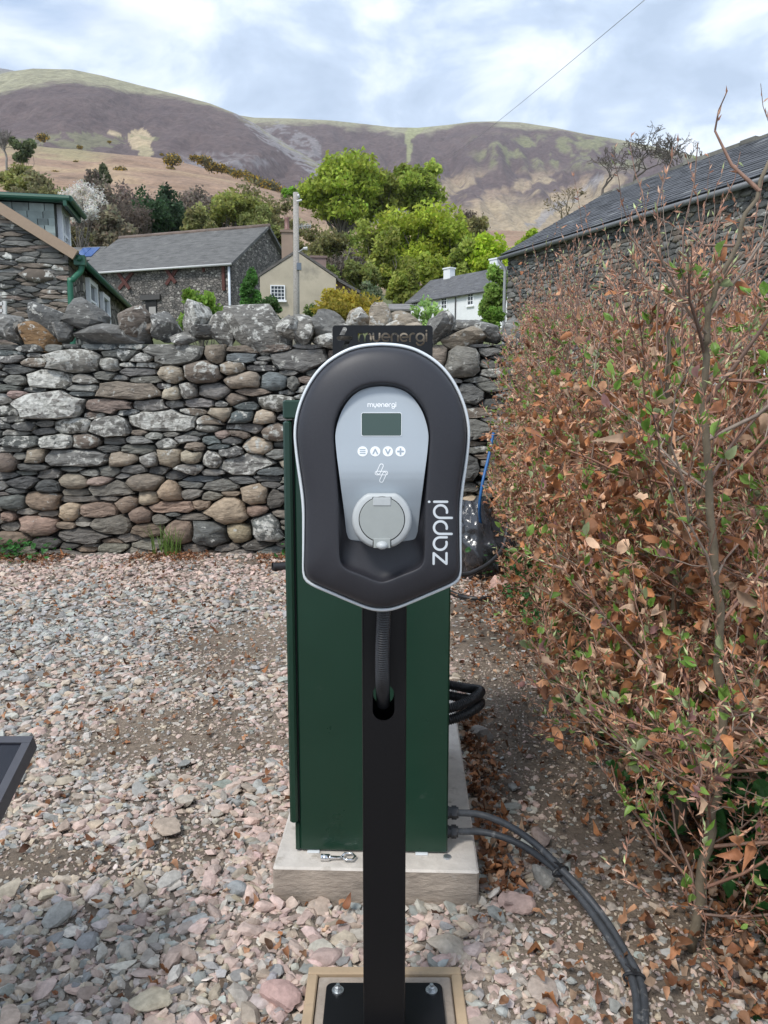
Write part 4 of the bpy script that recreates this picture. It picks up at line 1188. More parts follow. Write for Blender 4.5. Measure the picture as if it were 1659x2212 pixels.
b.add(*tube([g - d_ * .06, g + d_ * .55], .034, 16, False)); b.add(*tube([g - d_ * .06, g + d_ * .55], .029, 16, False)); b.add(*tube([g - d_ * .062, g - d_ * .045], .037, 16, False))
o = b.build('drain_pipe', M['rubber'], None, True); o['label'] = 'open end of a black drain pipe near the wall, left of the cabinet'; o['category'] = 'pipe'
for (px, py, w, lb) in ((1148, 1401, .022, 'larger white shell fragment on the dirt path by the hedge'), (1132, 1407, .013, 'smaller white shell fragment on the dirt path by the hedge')):
    g = G(px, py, .006); v, f = rock(ICO2, np.random.default_rng(int(px)), 10); v = v * np.array((w, w * .6, .007))
    o = Bag().add(v + g, f).build('shell_fragment', M['white_print'], None, True); o['label'] = lb; o['category'] = 'shell'

# dark framed lectern panel at the left edge
pr0, pr1 = np.array((-.690, 1.435, .615)), np.array((-.690, 1.02, .42))
q0 = P(72, 1590, 1.42); dl = np.array((0, -.42, -.185)); dlen = np.linalg.norm(dl); ay = dl / dlen; axx = np.array((-1., 0, 0)); an = np.cross(ay, axx); an = an if an[2] > 0 else -an
lect = thing('lectern_panel', (q0[0] - .33, q0[1] - .2, 0), 'dark framed tilted panel on a leg, cut off by the photo edge beside the gravel', 'panel')
PWd = .66
fw = .016
for (s0_, s1_, t0, t1) in ((0, PWd, 0, fw), (0, PWd, dlen - fw, dlen), (0, fw, fw + .0005, dlen - fw - .0005), (PWd - fw, PWd, fw + .0005, dlen - fw - .0005)):
    c = q0 + axx * (s0_ + s1_) / 2 + ay * (t0 + t1) / 2 - an * .016
    Bag().add(*obox(c, [axx, ay, an], ((s1_ - s0_) / 2, (t1 - t0) / 2, .016))).build('frame_rail', M['frame_grey'] if 'frame_grey' in M else M.setdefault('frame_grey', surface('anodised_dark', (.06, .06, .07), .4, 40, .1, 0)), lect)
c = q0 + axx * PWd / 2 + ay * dlen / 2 - an * .014
M['dark_glass'] = surface('dark_glass', (.008, .009, .016), .12, 4, .1, 0)
Bag().add(*obox(c, [axx, ay, an], (PWd / 2 - fw - .001, dlen / 2 - fw - .001, .010))).build('glass', M['dark_glass'], lect)
bx = q0 + axx * PWd / 2 + ay * dlen / 2
Bag().add(*bbox(bx[0] - .03, bx[0] + .03, bx[1] - .03, bx[1] + .03, 0, bx[2] - .06)).build('leg', M['black'], lect)

# ------------------------------------------------------------------ beech hedge
r = np.random.default_rng(33)
BUD = (np.array([(0, 0, 0), (.35, .11, 0), (.35, -.055, .095), (.35, -.055, -.095), (1, 0, 0)]), np.array([(0, 2, 1), (0, 3, 2), (0, 1, 3), (4, 1, 2), (4, 2, 3), (4, 3, 1)]))
def basis(d):
    d = d / (np.linalg.norm(d, axis=1)[:, None] + 1e-9)
    ref = np.where(np.abs(d[:, 2:3]) < .9, np.array([[0, 0, 1.]]), np.array([[1., 0, 0]]))
    u = np.cross(ref, d); u /= np.linalg.norm(u, axis=1)[:, None]
    return np.stack([d, u, np.cross(d, u)], 2)
def spin(Rm, r):
    n = len(Rm); a = r.uniform(0, 2 * math.pi, n); c, s = np.cos(a)[:, None], np.sin(a)[:, None]
    return np.stack([Rm[:, :, 0], Rm[:, :, 1] * c + Rm[:, :, 2] * s, -Rm[:, :, 1] * s + Rm[:, :, 2] * c], 2)
TW = np.array([(.27, .145, .10), (.32, .185, .13), (.19, .12, .09), (.27, .21, .165)])
def hedge_plant(base, top, stem_pts, r0, label, nbr, seed, hw, dens, leafz, lowbr=.22, zcap=None, shoots=0):
    rr = np.random.default_rng(seed)
    t = thing('beech_hedge_plant', base, label, 'hedge plant', 'beech plants of the hedge')
    sp_ = smooth_path(stem_pts, 6)
    sb = Bag(); wob = sp_ + rr.normal(0, .004, sp_.shape)
    sb.add(*tube(wob, np.linspace(r0, r0 * .3, len(wob)), 10), c=np.array((.15, .12, .08)) * rr.uniform(.8, 1.2))
    sb.build('stem', M['bark_hedge'], t, True)
    bb, tw = Bag(), Bag(); bp, bd, bl, bc = [], [], [], []; dp, dd, ds = [], [], []; gp, gd, gs = [], [], []
    H = sp_[-1][2]; zmax = zcap or H + .03
    def twig(p, d, L, rad, lvl):
        nonlocal zmax
        n = 5; pts = [p]; q = p.copy(); d = d / np.linalg.norm(d)
        zz = rr.normal(0, 1, 3)
        for k in range(n):
            d = d + np.array((0, 0, .10)) + rr.normal(0, .10, 3) + zz * (.16 if k % 2 else -.16)
            d /= np.linalg.norm(d); q = q + d * L / n; pts.append(q)
            lim = hw * (1.25 if q[2] < 1.5 else .9)
            if abs(q[0] - base[0]) > lim and rr.random() < .8: break
            if q[1] < 1.22 or (zmax > 0 and q[2] > zmax and rr.random() < .75): break
        pts = np.array(pts)
        if len(pts) < 3: return
        tw.add(*thin(pts, np.linspace(rad, rad * .45, len(pts)), 4 if lvl == 0 else 3), c=TW[rr.integers(4)] * rr.uniform(.7, 1.25))
        for k in range(1, len(pts)):
            dr = pts[k] - pts[k - 1]; dr = dr / (np.linalg.norm(dr) + 1e-9)
            for _ in range(2 if lvl else 1):
                if rr.random() < .9:
                    f = rr.random(); pp = pts[k - 1] * (1 - f) + pts[k] * f
                    dv = dr + rr.normal(0, .45, 3); bp.append(pp); bd.append(dv); bl.append(rr.uniform(.014, .028) * (.85 if base[1] < 2.2 else 1.0))
                    u = rr.random(); bc.append((.46, .23, .14) if u < .48 else ((.56, .35, .24) if u < .68 else ((.30, .14, .09) if u < .86 else (.38, .44, .20))))
            lz = np.interp(pts[k][2], [0, .35, .6, 1.2, 1.4, 1.6], [.4, .6, 1.1, 1.1, .3, .04]) * leafz
            inn = 1 - .45 * min(1, abs(pts[k][0] - base[0]) / hw)
            m = rr.poisson(dens * lz * inn)
            for _ in range(m):
                dp.append(pts[k] + rr.normal(0, .018, 3)); dd.append(dr * .5 + rr.normal(0, .5, 3) + np.array((0, 0, -.35))); ds.append(rr.uniform(.026, .05))
            if pts[k][2] < zmax and rr.random() < (.07 if base[1] < 3 else .05) + (.07 if pts[k][0] < base[0] else 0):
                for _ in range(rr.integers(1, 3)):
                    gp.append(pts[k]); gd.append(dr + rr.normal(0, .4, 3)); gs.append(rr.uniform(.016, .036))
        if lvl < 2:
            for k in range(1, len(pts)):
                if rr.random() < (.9 if lvl == 0 else .6):
                    dr = pts[k] - pts[k - 1]; dr /= np.linalg.norm(dr)
                    twig(pts[k], dr + rr.normal(0, .6, 3) + np.array((0, 0, .15)), L * rr.uniform(.35, .6), rad * .55, lvl + 1)
    nbr += 6; nlow = 16 if base[1] < 3.6 else 6
    for k in range(nbr + nlow):
        f = rr.uniform(lowbr / H, .98) if k < nbr else rr.uniform(.04, .35); i = min(int(f * (len(sp_) - 1)), len(sp_) - 2)
        p = sp_[i] + (sp_[i + 1] - sp_[i]) * rr.random()
        az = rr.uniform(0, 2 * math.pi); el = rr.uniform(.05, .9) + (.3 if p[2] > H * .8 else 0)
        d = np.array((math.cos(az) * .85, math.sin(az), math.tan(el) * .7))
        L = rr.uniform(.28, .52) * (1.0 if p[2] < H * .8 else .75)
        twig(p, d, L, rr.uniform(.0026, .0046), 0)
    zkeep, zmax = zmax, -1.0
    for k in range(shoots):
        i = rr.integers(int(len(sp_) * .55), int(len(sp_) * .8)); p = sp_[i] + np.array((rr.normal(0, .08), rr.normal(0, .1), 0))
        d = np.array((rr.normal(0, .22), rr.normal(0, .22), 1.0)); p[2] = zkeep - rr.uniform(.1, .2)
        twig(p, d, rr.uniform(.26, .46), .0028, 1)
    tw.build('branches', M['twig'], t, True)
    n = len(bp); b1 = Bag(); scatter(b1, BUD, np.array(bp), basis(np.array(bd)), np.repeat(np.array(bl)[:, None], 3, 1) * np.array((1, 1.15, 1.15)), np.array(bc) * rr.uniform(.7, 1.25, (n, 1)))
    b1.build('buds', M['twig'], t, False)
    if dp:
        n = len(dp); b2 = Bag(); add_leaves(b2, np.array(dp), spin(basis(np.array(dd)), rr), np.array(ds), dead_cols(rr, n) * 1.1, rr.uniform(-.3, .8, n), rr.normal(0, 1.0, n), .075, rr)
        b2.build('dry_leaves', M['litter'], t, True)
    if gp:
        n = len(gp); b3 = Bag(); gc_ = np.array([(.20, .36, .06), (.28, .44, .10), (.38, .45, .23), (.50, .27, .25)])[rr.choice(4, n, p=[.38, .32, .2, .1])] * rr.uniform(.7, 1.2, (n, 1))
        add_leaves(b3, np.array(gp), spin(basis(np.array(gd)), rr), np.array(gs), gc_, rr.uniform(.2, .7, n), rr.normal(0, .3, n), .02, rr, .9)
        b3.build('green_leaves', M['green_leaf'], t, True)
M['bark_hedge'] = surface('beech_bark', None, .75, 40, .3, .3, 90, bdist=.002, dirt=((.45, .43, .38), 160, .68, .72))
s_near = [G(1490, 2050, 0), P(1530, 1830, 1.60), P(1558, 1600, 1.56), P(1545, 1250, 1.52), P(1522, 850, 1.50), P(1530, 690, 1.48), P(1575, 560, 1.46), P(1668, 355, 1.44)]
hedge_plant(tuple(s_near[0]), None, s_near, .0115, 'nearest hedge plant, with a thick speckled stem rising to the top right corner', 34, 101, .30, .10, .6, zcap=1.50, shoots=2)
spots = [(1.02, 1.72, 1.44, .016, 'hedge plant just behind the nearest speckled stem'), (.86, 2.05, 1.46, .017, 'hedge plant beside the bend of the grey cables'), (1.02, 2.45, 1.48, .016, 'hedge plant opposite the cabinet, set back from the path'), (.87, 2.85, 1.52, .018, 'hedge plant with a bare grey stem beside the dirt path opposite the coiled conduit'), (1.0, 3.3, 1.58, .016, 'hedge plant set back behind the dirt path, mid hedge'), (.93, 3.75, 1.63, .018, 'hedge plant beyond the middle of the dirt path'), (1.02, 4.25, 1.70, .018, 'hedge plant with a bare stem close to the white shell fragments'), (1.06, 4.75, 1.78, .016, 'hedge plant just in front of the pink rock'), (1.1, 5.25, 1.86, .017, 'hedge plant beside the heap of dark polythene'), (1.1, 5.75, 1.92, .016, 'hedge plant beside the blue pipe'), (1.14, 6.1, 1.95, .015, 'farthest hedge plant, against the dry stone wall'), (1.35, 2.2, 1.42, .014, 'back row hedge plant nearest the camera'), (1.42, 3.0, 1.48, .014, 'back row hedge plant second from the camera'), (1.45, 3.9, 1.56, .014, 'back row hedge plant third from the camera'), (1.5, 4.8, 1.64, .014, 'back row hedge plant below the downpipe of the stone barn')]
for k, (x, y, h, r0, lb) in enumerate(spots):
    lean = r.normal(0, .05, 2)
    st_ = [np.array((x, y, 0)), np.array((x + lean[0] * .5 + r.normal(0, .02), y + lean[1] * .4, h * .33)), np.array((x + lean[0] + r.normal(0, .03), y + lean[1], h * .66)), np.array((x + lean[0] * 1.3, y + lean[1] * 1.4, h))]
    hedge_plant((x, y, 0), None, st_, r0, lb, 34 if y < 3.5 else 38, 200 + k, .33 if y < 4 else .25, .42 if y < 4 else .32, (.35 if y < 1.9 else 1.0) if y < 3.6 else .75, shoots=11 if y < 4 else 6)
# ------------------------------------------------------------------ buildings
def unit(v): v = np.asarray(v, float); return v / np.linalg.norm(v)
ZU = np.array((0, 0, 1.))
def house_shell(root, A, B, n, h, z0, ze, zr, wall_mat, wall_col, roof_mat, roof_col, over=.22, verge=.15, th=.12):
    """A, B: plan corners of the long wall; n: unit vector to the back; h: half depth"""
    A, B = np.array((A[0], A[1], 0.)), np.array((B[0], B[1], 0.)); u = unit(B - A)
    Cc, Dd = B + n * 2 * h, A + n * 2 * h
    V = [p + ZU * z for z in (z0, ze) for p in (A, B, Cc, Dd)] + [A + n * h + ZU * zr, B + n * h + ZU * zr]
    F = [(0, 1, 5, 4), (2, 3, 7, 6), (1, 2, 6, 9, 5), (3, 0, 4, 8, 7)]
    Bag().add(V, F, wall_col).build('wall', wall_mat, root)
    sl = (zr - ze) / h
    roofs = []
    for s in (0, 1):
        e0, e1 = (A, B) if s == 0 else (Cc, Dd)
        d = n if s == 0 else -n
        uu = unit(e1 - e0)
        p0, p1 = e0 - uu * verge - d * over + ZU * (ze - over * sl + .03), e1 + uu * verge - d * over + ZU * (ze - over * sl + .03)
        q0, q1 = e0 - uu * verge + d * h + ZU * (zr + .03), e1 + uu * verge + d * h + ZU * (zr + .03)
        nn = unit(np.cross(p1 - p0, q0 - p0)); nn = nn if nn[2] > 0 else -nn
        nx_ = 14; V = []
        for t in (0, 1):
            for k in range(nx_ + 1):
                f = k / nx_
                V.append(p0 + (p1 - p0) * f + nn * th * t); V.append(q0 + (q1 - q0) * f + nn * (th * t + (.035 * noise.noise(Vector((f * 4, s * 5 + ze, 0))) if 0 < k < nx_ else 0)))
        V = np.array(V); F = []
        m = 2 * (nx_ + 1)
        for t in (0, 1):
            for k in range(nx_): F.append((t * m + 2 * k, t * m + 2 * k + 2, t * m + 2 * k + 3, t * m + 2 * k + 1))
        for k in range(nx_): F += [(2 * k, 2 * k + 2, m + 2 * k + 2, m + 2 * k), (2 * k + 1, 2 * k + 3, m + 2 * k + 3, m + 2 * k + 1)]
        F += [(0, 1, m + 1, m), (m - 2, m - 1, 2 * m - 1, 2 * m - 2)]
        roofs.append(Bag().add(V, F, roof_col).build('roof', roof_mat, root))
    return roofs
def window(root, c, u, nout, w, h, nxp, nzp, fcol=(.8, .8, .8), bar=.05, sill=True):
    """c: centre of the opening on the wall face"""
    f = Bag(); ax = [u, ZU, nout]
    for s in (-1, 1):
        f.add(*obox(c + u * s * (w / 2) + nout * .035, ax, (bar / 2 * 1.3, h / 2 + bar * .65, .035)), c=fcol)
        f.add(*obox(c + ZU * s * (h / 2) + nout * .033, ax, (w / 2 - bar * .66, bar / 2 * 1.3, .033)), c=fcol)
    for k in range(1, nxp): f.add(*obox(c + u * (-w / 2 + w * k / nxp) + nout * .026, ax, (bar * .3, h / 2 - bar * .66, .024)), c=fcol)
    for k in range(1, nzp): f.add(*obox(c + ZU * (-h / 2 + h * k / nzp) + nout * .024, ax, (w / 2 - bar * .66, bar * .3, .022)), c=fcol)
    win = f.build('window', M['paint'], root)
    Bag().add(*obox(c + nout * .008, ax, (w / 2 - bar * .5, h / 2 - bar * .5, .008))).build('pane', M['glass'], win)
    if sill: Bag().add(*obox(c - ZU * (h / 2 + bar * 1.3) + nout * .06, ax, (w / 2 + .08, .04, .06)), c=fcol).build('sill', M['paint'], win)
    return win
def chimney(root, base, u, n, w, d, h, mat, cc, pots, potcol=(.20, .10, .08)):
    c = Bag(); c.add(*obox(base + ZU * h / 2, [u, n, ZU], (w / 2, d / 2, h / 2)), c=cc); c.add(*obox(base + ZU * (h + .05), [u, n, ZU], (w / 2 + .06, d / 2 + .06, .05)), c=np.array(cc) * .85)
    ch = c.build('chimney', mat, root)
    for k in range(pots):
        p = base + ZU * (h + .1) + u * ((k - (pots - 1) / 2) * .35)
        Bag().add(*tube([p, p + ZU * .08, p + ZU * .1, p + ZU * .5, p + ZU * .58], [.14, .14, .11, .10, .12], 10), c=potcol).build('chimney_pot', M['paint'], ch, True)
def stone_face(root, org, u, nout, packed, colours, weights, seed, mat, limit, bul=.5, licmax=.6):
    r = np.random.default_rng(seed); pcs = []
    for (pts, x, y, a, bb, i) in packed:
        k = colours[r.choice(len(colours), p=weights)]; rnd = bb / a > .45
        c = np.append(np.array(STONE_COL[k]) * r.uniform(.55, 1.1), r.uniform(0, licmax))
        v, f = stone_piece(pts, r, .05, min(a, bb) * bul * r.uniform(.6, 1.1) + .006, rnd)
        W = org + v[:, 0:1] * u + v[:, 1:2] * ZU + (v[:, 2:3] + .012 + r.uniform(-.01, .02)) * nout
        pcs.append((a * bb, W, f, c, rnd))
    pcs.sort(key=lambda q: -q[0]); rest = Bag()
    for k, (ar, W, f, c, rnd) in enumerate(pcs):
        if k < limit: Bag().add(W, f, c).build('stone', mat, root, rnd)
        else: rest.add(W, f, c)
    if len(pcs) > limit: rest.build('small_stones', mat, root, False, kind='stuff')
def voro_stone(name, c1, c2, mortar, scale, vec=(1, 1, 1.7)):
    m, nt, N, L, out = new_mat(name)
    tc = N.new('ShaderNodeTexCoord'); mp = N.new('ShaderNodeMapping'); mp.inputs['Scale'].default_value = vec; L.new(tc.outputs['Object'], mp.inputs['Vector'])
    v1 = N.new('ShaderNodeTexVoronoi'); v1.inputs['Scale'].default_value = scale; v2 = N.new('ShaderNodeTexVoronoi'); v2.feature = 'DISTANCE_TO_EDGE'; v2.inputs['Scale'].default_value = scale
    for v in (v1, v2): L.new(mp.outputs[0], v.inputs['Vector'])
    sep = N.new('ShaderNodeSeparateColor'); L.new(v1.outputs['Color'], sep.inputs[0])
    rc = ramp(nt, sep.outputs[0], [(0, c1), (.5, c2), (.9, tuple(np.array(c2) * 1.5)), (1, (.4, .38, .34))])
    n = noise_node(nt, scale * 3, 5); rn = ramp(nt, n.outputs['Fac'], [(.3, (.6,) * 3), (.7, (1.35,) * 3)])
    c = mixc(nt, 'MULTIPLY', 1, rc.outputs[0], rn.outputs[0])
    re = ramp(nt, v2.outputs['Distance'], [(.02, (0, 0, 0)), (.09, (1, 1, 1))])
    c = mixc(nt, 'MIX', re.outputs[0], mortar, c)
    b = N.new('ShaderNodeBsdfPrincipled'); b.inputs['Roughness'].default_value = .9; L.new(c, b.inputs['Base Color'])
    bp = N.new('ShaderNodeBump'); bp.inputs['Strength'].default_value = .8; bp.inputs['Distance'].default_value = .05; L.new(re.outputs[0], bp.inputs['Height']); L.new(bp.outputs[0], b.inputs['Normal'])
    L.new(b.outputs[0], out.inputs[0]); return m
M['voro'] = voro_stone('distant_stonework', (.09, .085, .08), (.17, .155, .14), (.05, .047, .043), 4.2)
M['slate_far'] = surface('distant_slates', None, .75, 1.6, .5, .9, 6, vec=(1, 1, 5), bdist=.05, dirt=((.2, .2, .18), 2.5, .6, .75))
GREEN_P = (.012, .075, .045)

# --- long stone barn on the right
ez = P(1089, 548, 22)[2]
A_ = P(1099, 548, 22); Bn = P(1659, 398, 14.6); uR = unit(np.array((Bn[0] - A_[0], Bn[1] - A_[1], 0)))
nR = np.array((-uR[1], uR[0], 0)); nR = nR if nR[0] > 0 else -nR
A2 = np.array((A_[0], A_[1], 0)); LR = 10.2; B2 = A2 + uR * LR
hR = 3.4; rz = ez + 1.98
barnR = thing('stone_barn', (A2 + B2) / 2 + nR * hR + ZU * .4, 'long stone barn with dark slate roof rising behind the hedge', 'barn')
M['barn_core'] = M['core']
roofs = house_shell(barnR, A2, B2, nR, hR, 0.2, ez - .05, rz - .12, M['voro'], (1, 1, 1), M['slate'], (.06, .062, .066), .16, .10, .07)
roof_r = roofs[0]
wz0 = ez - 2.7
pk = pack(LR, 2.62, [], 14000, .045, .17, .022, .075, .015, 91, gap=1.06)
stone_face(barnR, A2 + ZU * wz0, uR, -nR, pk, 'gdbtlu', [.36, .30, .16, .04, .08, .06], 92, M['stone_far'], 300, .5, .3)
# slates in courses on the yard side
sl_v = unit(nR * hR + ZU * (rz - .12 - ez + .05)); up_r = unit(np.cross(uR, sl_v)); up_r = up_r if up_r[2] > 0 else -up_r
slen = math.hypot(hR, rz - .07 - ez) + .16
e0 = A2 - uR * .10 - nR * .16 + ZU * (ez - .05 - .16 * (rz - .12 - ez + .05) / hR + .03)
r = np.random.default_rng(77)
nrow = 20; rest = Bag(); ncount = 0
tiles = []
for i in range(nrow):
    g = slen / nrow; x = -.12 * (i % 2)
    while x < LR + .2:
        w = r.uniform(.22, .38)
        x0, x1 = max(x, 0), min(x + w - .008, LR + .2)
        if x1 - x0 > .05:
            c = e0 + uR * (x0 + x1) / 2 + sl_v * (g * (i + .5) + .01) + up_r * (.085 + r.uniform(0, .008)); tl = r.normal(0, .006)
            ax = [uR, unit(sl_v - up_r * (.055 + tl)), unit(up_r + sl_v * .055)]
            cc = np.array((.07, .072, .077)) * r.uniform(.65, 1.45) * np.array((1, 1, 1.02))
            if r.random() < .06: cc = cc * 1.6 + np.array((.02, .02, .01))
            tiles.append((x, *obox(c, ax, ((x1 - x0) / 2, g * .62, .007)), cc))
        x += w
tiles.sort(key=lambda q: -q[0])
for k, (x, v, f, cc) in enumerate(tiles):
    if k < 300: Bag().add(v, f, cc).build('slate', M['slate'], roof_r)
    else: rest.add(v, f, cc)
rest.build('far_slates', M['slate'], roof_r, False, kind='stuff')
rb = Bag()
for k in range(24):
    p = A2 + nR * hR + uR * (-.1 + (LR + .2) * (k + .5) / 24) + ZU * (rz - .03 + .02 * r.normal())
    rb.add(*obox(p, [uR, nR, ZU], ((LR + .2) / 48 - .004, .13, .05)), c=np.array((.20, .19, .16)) * r.uniform(.7, 1.3))
rb.build('ridge_tiles', M['slate'], roof_r)
go = A2 - nR * .22 + ZU * (ez - .13)
gt = Bag(); gt.add(*tube([go - uR * .15, go + uR * (LR + .1)], .055, 10), c=(.16, .165, .17)); gut = gt.build('gutter', M['paint'], barnR, True)
dp = A2 - nR * .1 + uR * (-.02)
Bag().add(*tube(smooth_path([go - uR * .1, go - uR * .1 - ZU * .1, dp - ZU * (-ez + .45), dp + ZU * (ez - 1), dp + ZU * .5], 4), .045, 8), c=(.30, .31, .32)).build('downpipe', M['paint'], barnR, True)

# --- slate-hung house at the left edge
Kc = P(147, 545, 12); rD = unit(np.array((-.196, 1, 0))); gD = np.array((-rD[1], rD[0], 0)); gD = gD if gD[0] < 0 else -gD
Kp = np.array((Kc[0], Kc[1], 0)); ezL = Kc[2]; hL = 3.0; zrL = ezL + hL * .62
houseL = thing('stone_house', Kp + gD * 2 + rD * 3 + ZU * .9, 'stone house with green gutter and slate-hung dormer at the left edge', 'house')
# gable wall faces the yard; long walls run away from it
roofsL = house_shell(houseL, Kp + rD * 8, Kp, gD, hL, .5, ezL - .04, zrL - .04, M['voro'], (1, 1, 1), M['slate_far'], (.075, .078, .08), .12, .06, .08)
pk = pack(3.0, 3.6, [(.42, 1.95, .21, .10)], 7000, .05, .22, .014, .048, .012, 55, inside=lambda X, Y: Y < 2.30 + X * .62 - .05, gap=1.07)
stone_face(houseL, Kp + ZU * (ezL - 2.30), gD, -rD, pk, 'gdbpl', [.38, .22, .22, .08, .1], 56, M['stone_far'], 260, .5, .4)
vb = Bag(); d_ = unit(gD + ZU * .62); c0 = Kp + ZU * (ezL + .02) - rD * .09
vb.add(*obox(c0 + d_ * 1.7 - gD * .0, [d_, rD, np.cross(d_, rD)], (1.85, .07, .075)), c=(.33, .235, .16)); vb.build('bargeboard', M['paint'], houseL)
rr_g = Bag()
gp0 = Kp - gD * .17 + ZU * (ezL - .10)
Bag().add(*tube([gp0 - rD * .12, gp0 + rD * 8], .045, 10), c=GREEN_P).build('gutter', M['paint'], houseL, True)
dpp = Kp - gD * .02 - rD * .10
Bag().add(*tube(smooth_path([gp0 - rD * .02 - gD * .02, gp0 - ZU * .16, dpp + ZU * (ezL - .42) - gD * .04, dpp + ZU * (ezL - .6), dpp + ZU * .9], 5), .042, 10), c=(.02, .13, .075)).build('downpipe', M['paint'], houseL, True)
hp_ = Bag(); hp_.add(*obox(gp0 - rD * .03 - ZU * .02, [gD, rD, ZU], (.08, .07, .07)), c=GREEN_P); hp_.build('hopper', M['paint'], houseL)
for (L_, zc) in ((1.75, P(183, 650, 13.6)[2]), (3.15, P(214, 676, 15)[2])):
    window(houseL, Kp + rD * L_ + ZU * zc - gD * .0, rD, -gD, .75, .62, 1, 2, (.8, .82, .85), .06)
# dormer on the right-hand slope
dt = P(80, 441, 12.3)[2]; ds_ = Kp + gD * .22 + rD * .30; LDm = .75
zb = ezL - .1
dw = Bag(); q = [ds_, ds_ + gD * 2.4, ds_ + gD * 2.4 + rD * LDm, ds_ + rD * LDm]
dw.add([p + ZU * z for z in (zb, dt) for p in q], [(0, 1, 5, 4), (1, 2, 6, 5), (2, 3, 7, 6), (3, 0, 4, 7), (4, 5, 6, 7)], (.03, .035, .033)); dorm = dw.build('dormer', M['slate'], houseL)
r = np.random.default_rng(60)
nr_ = 8; gh = (dt - zb - .02) / nr_
for i in range(nr_):
    x = -.08 * (i % 2)
    while x < 1.55:
        w = r.uniform(.15, .24); x0, x1 = max(x, 0), x + w - .012
        z = zb + gh * (i + .5); zroof = ezL + (.22 + (x0 + x1) / 2) * .62 + .04
        if z + gh * .5 > zroof:
            c = ds_ + gD * (x0 + x1) / 2 - rD * (.016 + r.uniform(0, .005)) + ZU * z
            Bag().add(*obox(c, [gD, unit(rD - ZU * .05), ZU], ((x1 - x0) / 2, .007, gh * .56)), c=np.array((.31, .365, .34)) * r.uniform(.65, 1.25)).build('slate', M['slate'], dorm)
        x += w
fl = Bag(); fl.add(*obox(ds_ + gD * 1.1 - rD * .06 + rD * (LDm + .2) / 2 + ZU * (dt + .06) + gD * -.0, [gD, rD, ZU], (1.30, (LDm + .4) / 2, .035)), c=(.02, .02, .022)); fl.build('dormer_roof', M['slate'], dorm)
fa = Bag(); fa.add(*obox(ds_ + gD * 1.1 - rD * .16 + ZU * (dt + .02), [gD, rD, ZU], (1.30, .02, .04)), c=GREEN_P); fa.add(*tube([ds_ - gD * .27 - rD * .21 + ZU * (dt + .03), ds_ + gD * 2.4 - rD * .21 + ZU * (dt + .03)], .045, 10), c=GREEN_P)
fa.add(*tube([ds_ - gD * .27 - rD * .21 + ZU * (dt + .03), ds_ - gD * .27 + rD * (LDm + .2) + ZU * (dt + .03)], .045, 10), c=GREEN_P); fa.add(*obox(ds_ - gD * .20 + rD * (LDm / 2 - .04) + ZU * (dt - .02), [gD, rD, ZU], (.025, LDm / 2 + .2, .06)), c=GREEN_P); fa.build('fascia', M['paint'], dorm)
window(dorm.parent, ds_ + rD * .5 + ZU * (ezL + .40), rD, -gD, .55, .75, 2, 2, (.8, .82, .85), .07)

# --- barn with iron cross ties
Bc = P(500, 566, 45); Ac = P(172, 585, 48.4); zeB = (Bc[2] + Ac[2]) / 2
uB = unit(np.array((Bc[0] - Ac[0], Bc[1] - Ac[1], 0))); nB = np.array((-uB[1], uB[0], 0)); nB = nB if nB[1] > 0 else -nB
A3, B3 = np.array((Ac[0], Ac[1], 0)), np.array((Bc[0], Bc[1], 0))
hB = 4.3; zrB = P(583, 493, 45 + hB)[2]
barn = thing('slate_roofed_barn', (A3 + B3) / 2 + nB * hB + ZU * 4.5, 'grey slate roofed barn with rusty iron cross ties beyond the wall', 'barn')
house_shell(barn, A3, B3, nB, hB, 4.0, zeB - .1, zrB - .1, M['voro'], (1, 1, 1), M['slate_far'], (.115, .113, .108), .3, .25, .14)
rt = Bag(); rt.add(*tube([A3 + nB * hB - uB * .25 + ZU * (zrB + .05), B3 + nB * hB + uB * .25 + ZU * (zrB + .05)], .16, 8), c=(.17, .125, .10)); rt.build('ridge_tiles', M['slate_far'], barn, True)
Bag().add(*tube([A3 - nB * .36 - uB * .2 + ZU * (zeB - .22), B3 - nB * .36 + uB * .2 + ZU * (zeB - .22)], .07, 8), c=(.55, .55, .54)).build('gutter', M['paint'], barn, True)
Bag().add(*tube([B3 - nB * .1 - uB * .12 + ZU * (zeB - .3), B3 - nB * .1 - uB * .12 + ZU * 4.2], .07, 8), c=(.62, .66, .70)).build('downpipe', M['paint'], barn, True)
def on_wall(px, py, A, u, n):     # point of the wall plane seen at px, py
    d = P(px, py, 1.0) - np.array((0, 0, CAM_Z)); o_ = np.array((0, 0, CAM_Z))
    t = ((A - o_) @ n) / (d @ n); return o_ + d * t
M['rust'] = surface('rusty_iron', (.085, .028, .022), .8, 20, .3, .2)
for (x0, y0, x1, y1) in ((258, 590, 283, 625), (288, 588, 258, 625), (358, 577, 382, 612), (384, 580, 360, 615)):
    p, q = on_wall(x0, y0, A3, uB, nB) - nB * .06, on_wall(x1, y1, A3, uB, nB) - nB * .06
    if (x1 > x0): p, q = p - nB * .075, q - nB * .075
    Bag().add(*obox((p + q) / 2, [unit(q - p), nB, np.cross(unit(q - p), nB)], (np.linalg.norm(q - p) / 2, .035, .10))).build('cross_tie', M['rust'], barn)
p, q = on_wall(484, 572, A3, uB, nB) - nB * .06, on_wall(484, 628, A3, uB, nB) - nB * .06
Bag().add(*obox((p + q) / 2, [uB, nB, ZU], (.09, .05, abs(p[2] - q[2]) / 2))).build('tie_bar', M['rust'], barn)
p, q = on_wall(441, 567, A3, uB, nB) - nB * .06, on_wall(441, 588, A3, uB, nB) - nB * .06
Bag().add(*obox((p + q) / 2, [uB, nB, ZU], (.06, .05, abs(p[2] - q[2]) / 2))).build('tie_bar', M['rust'], barn)
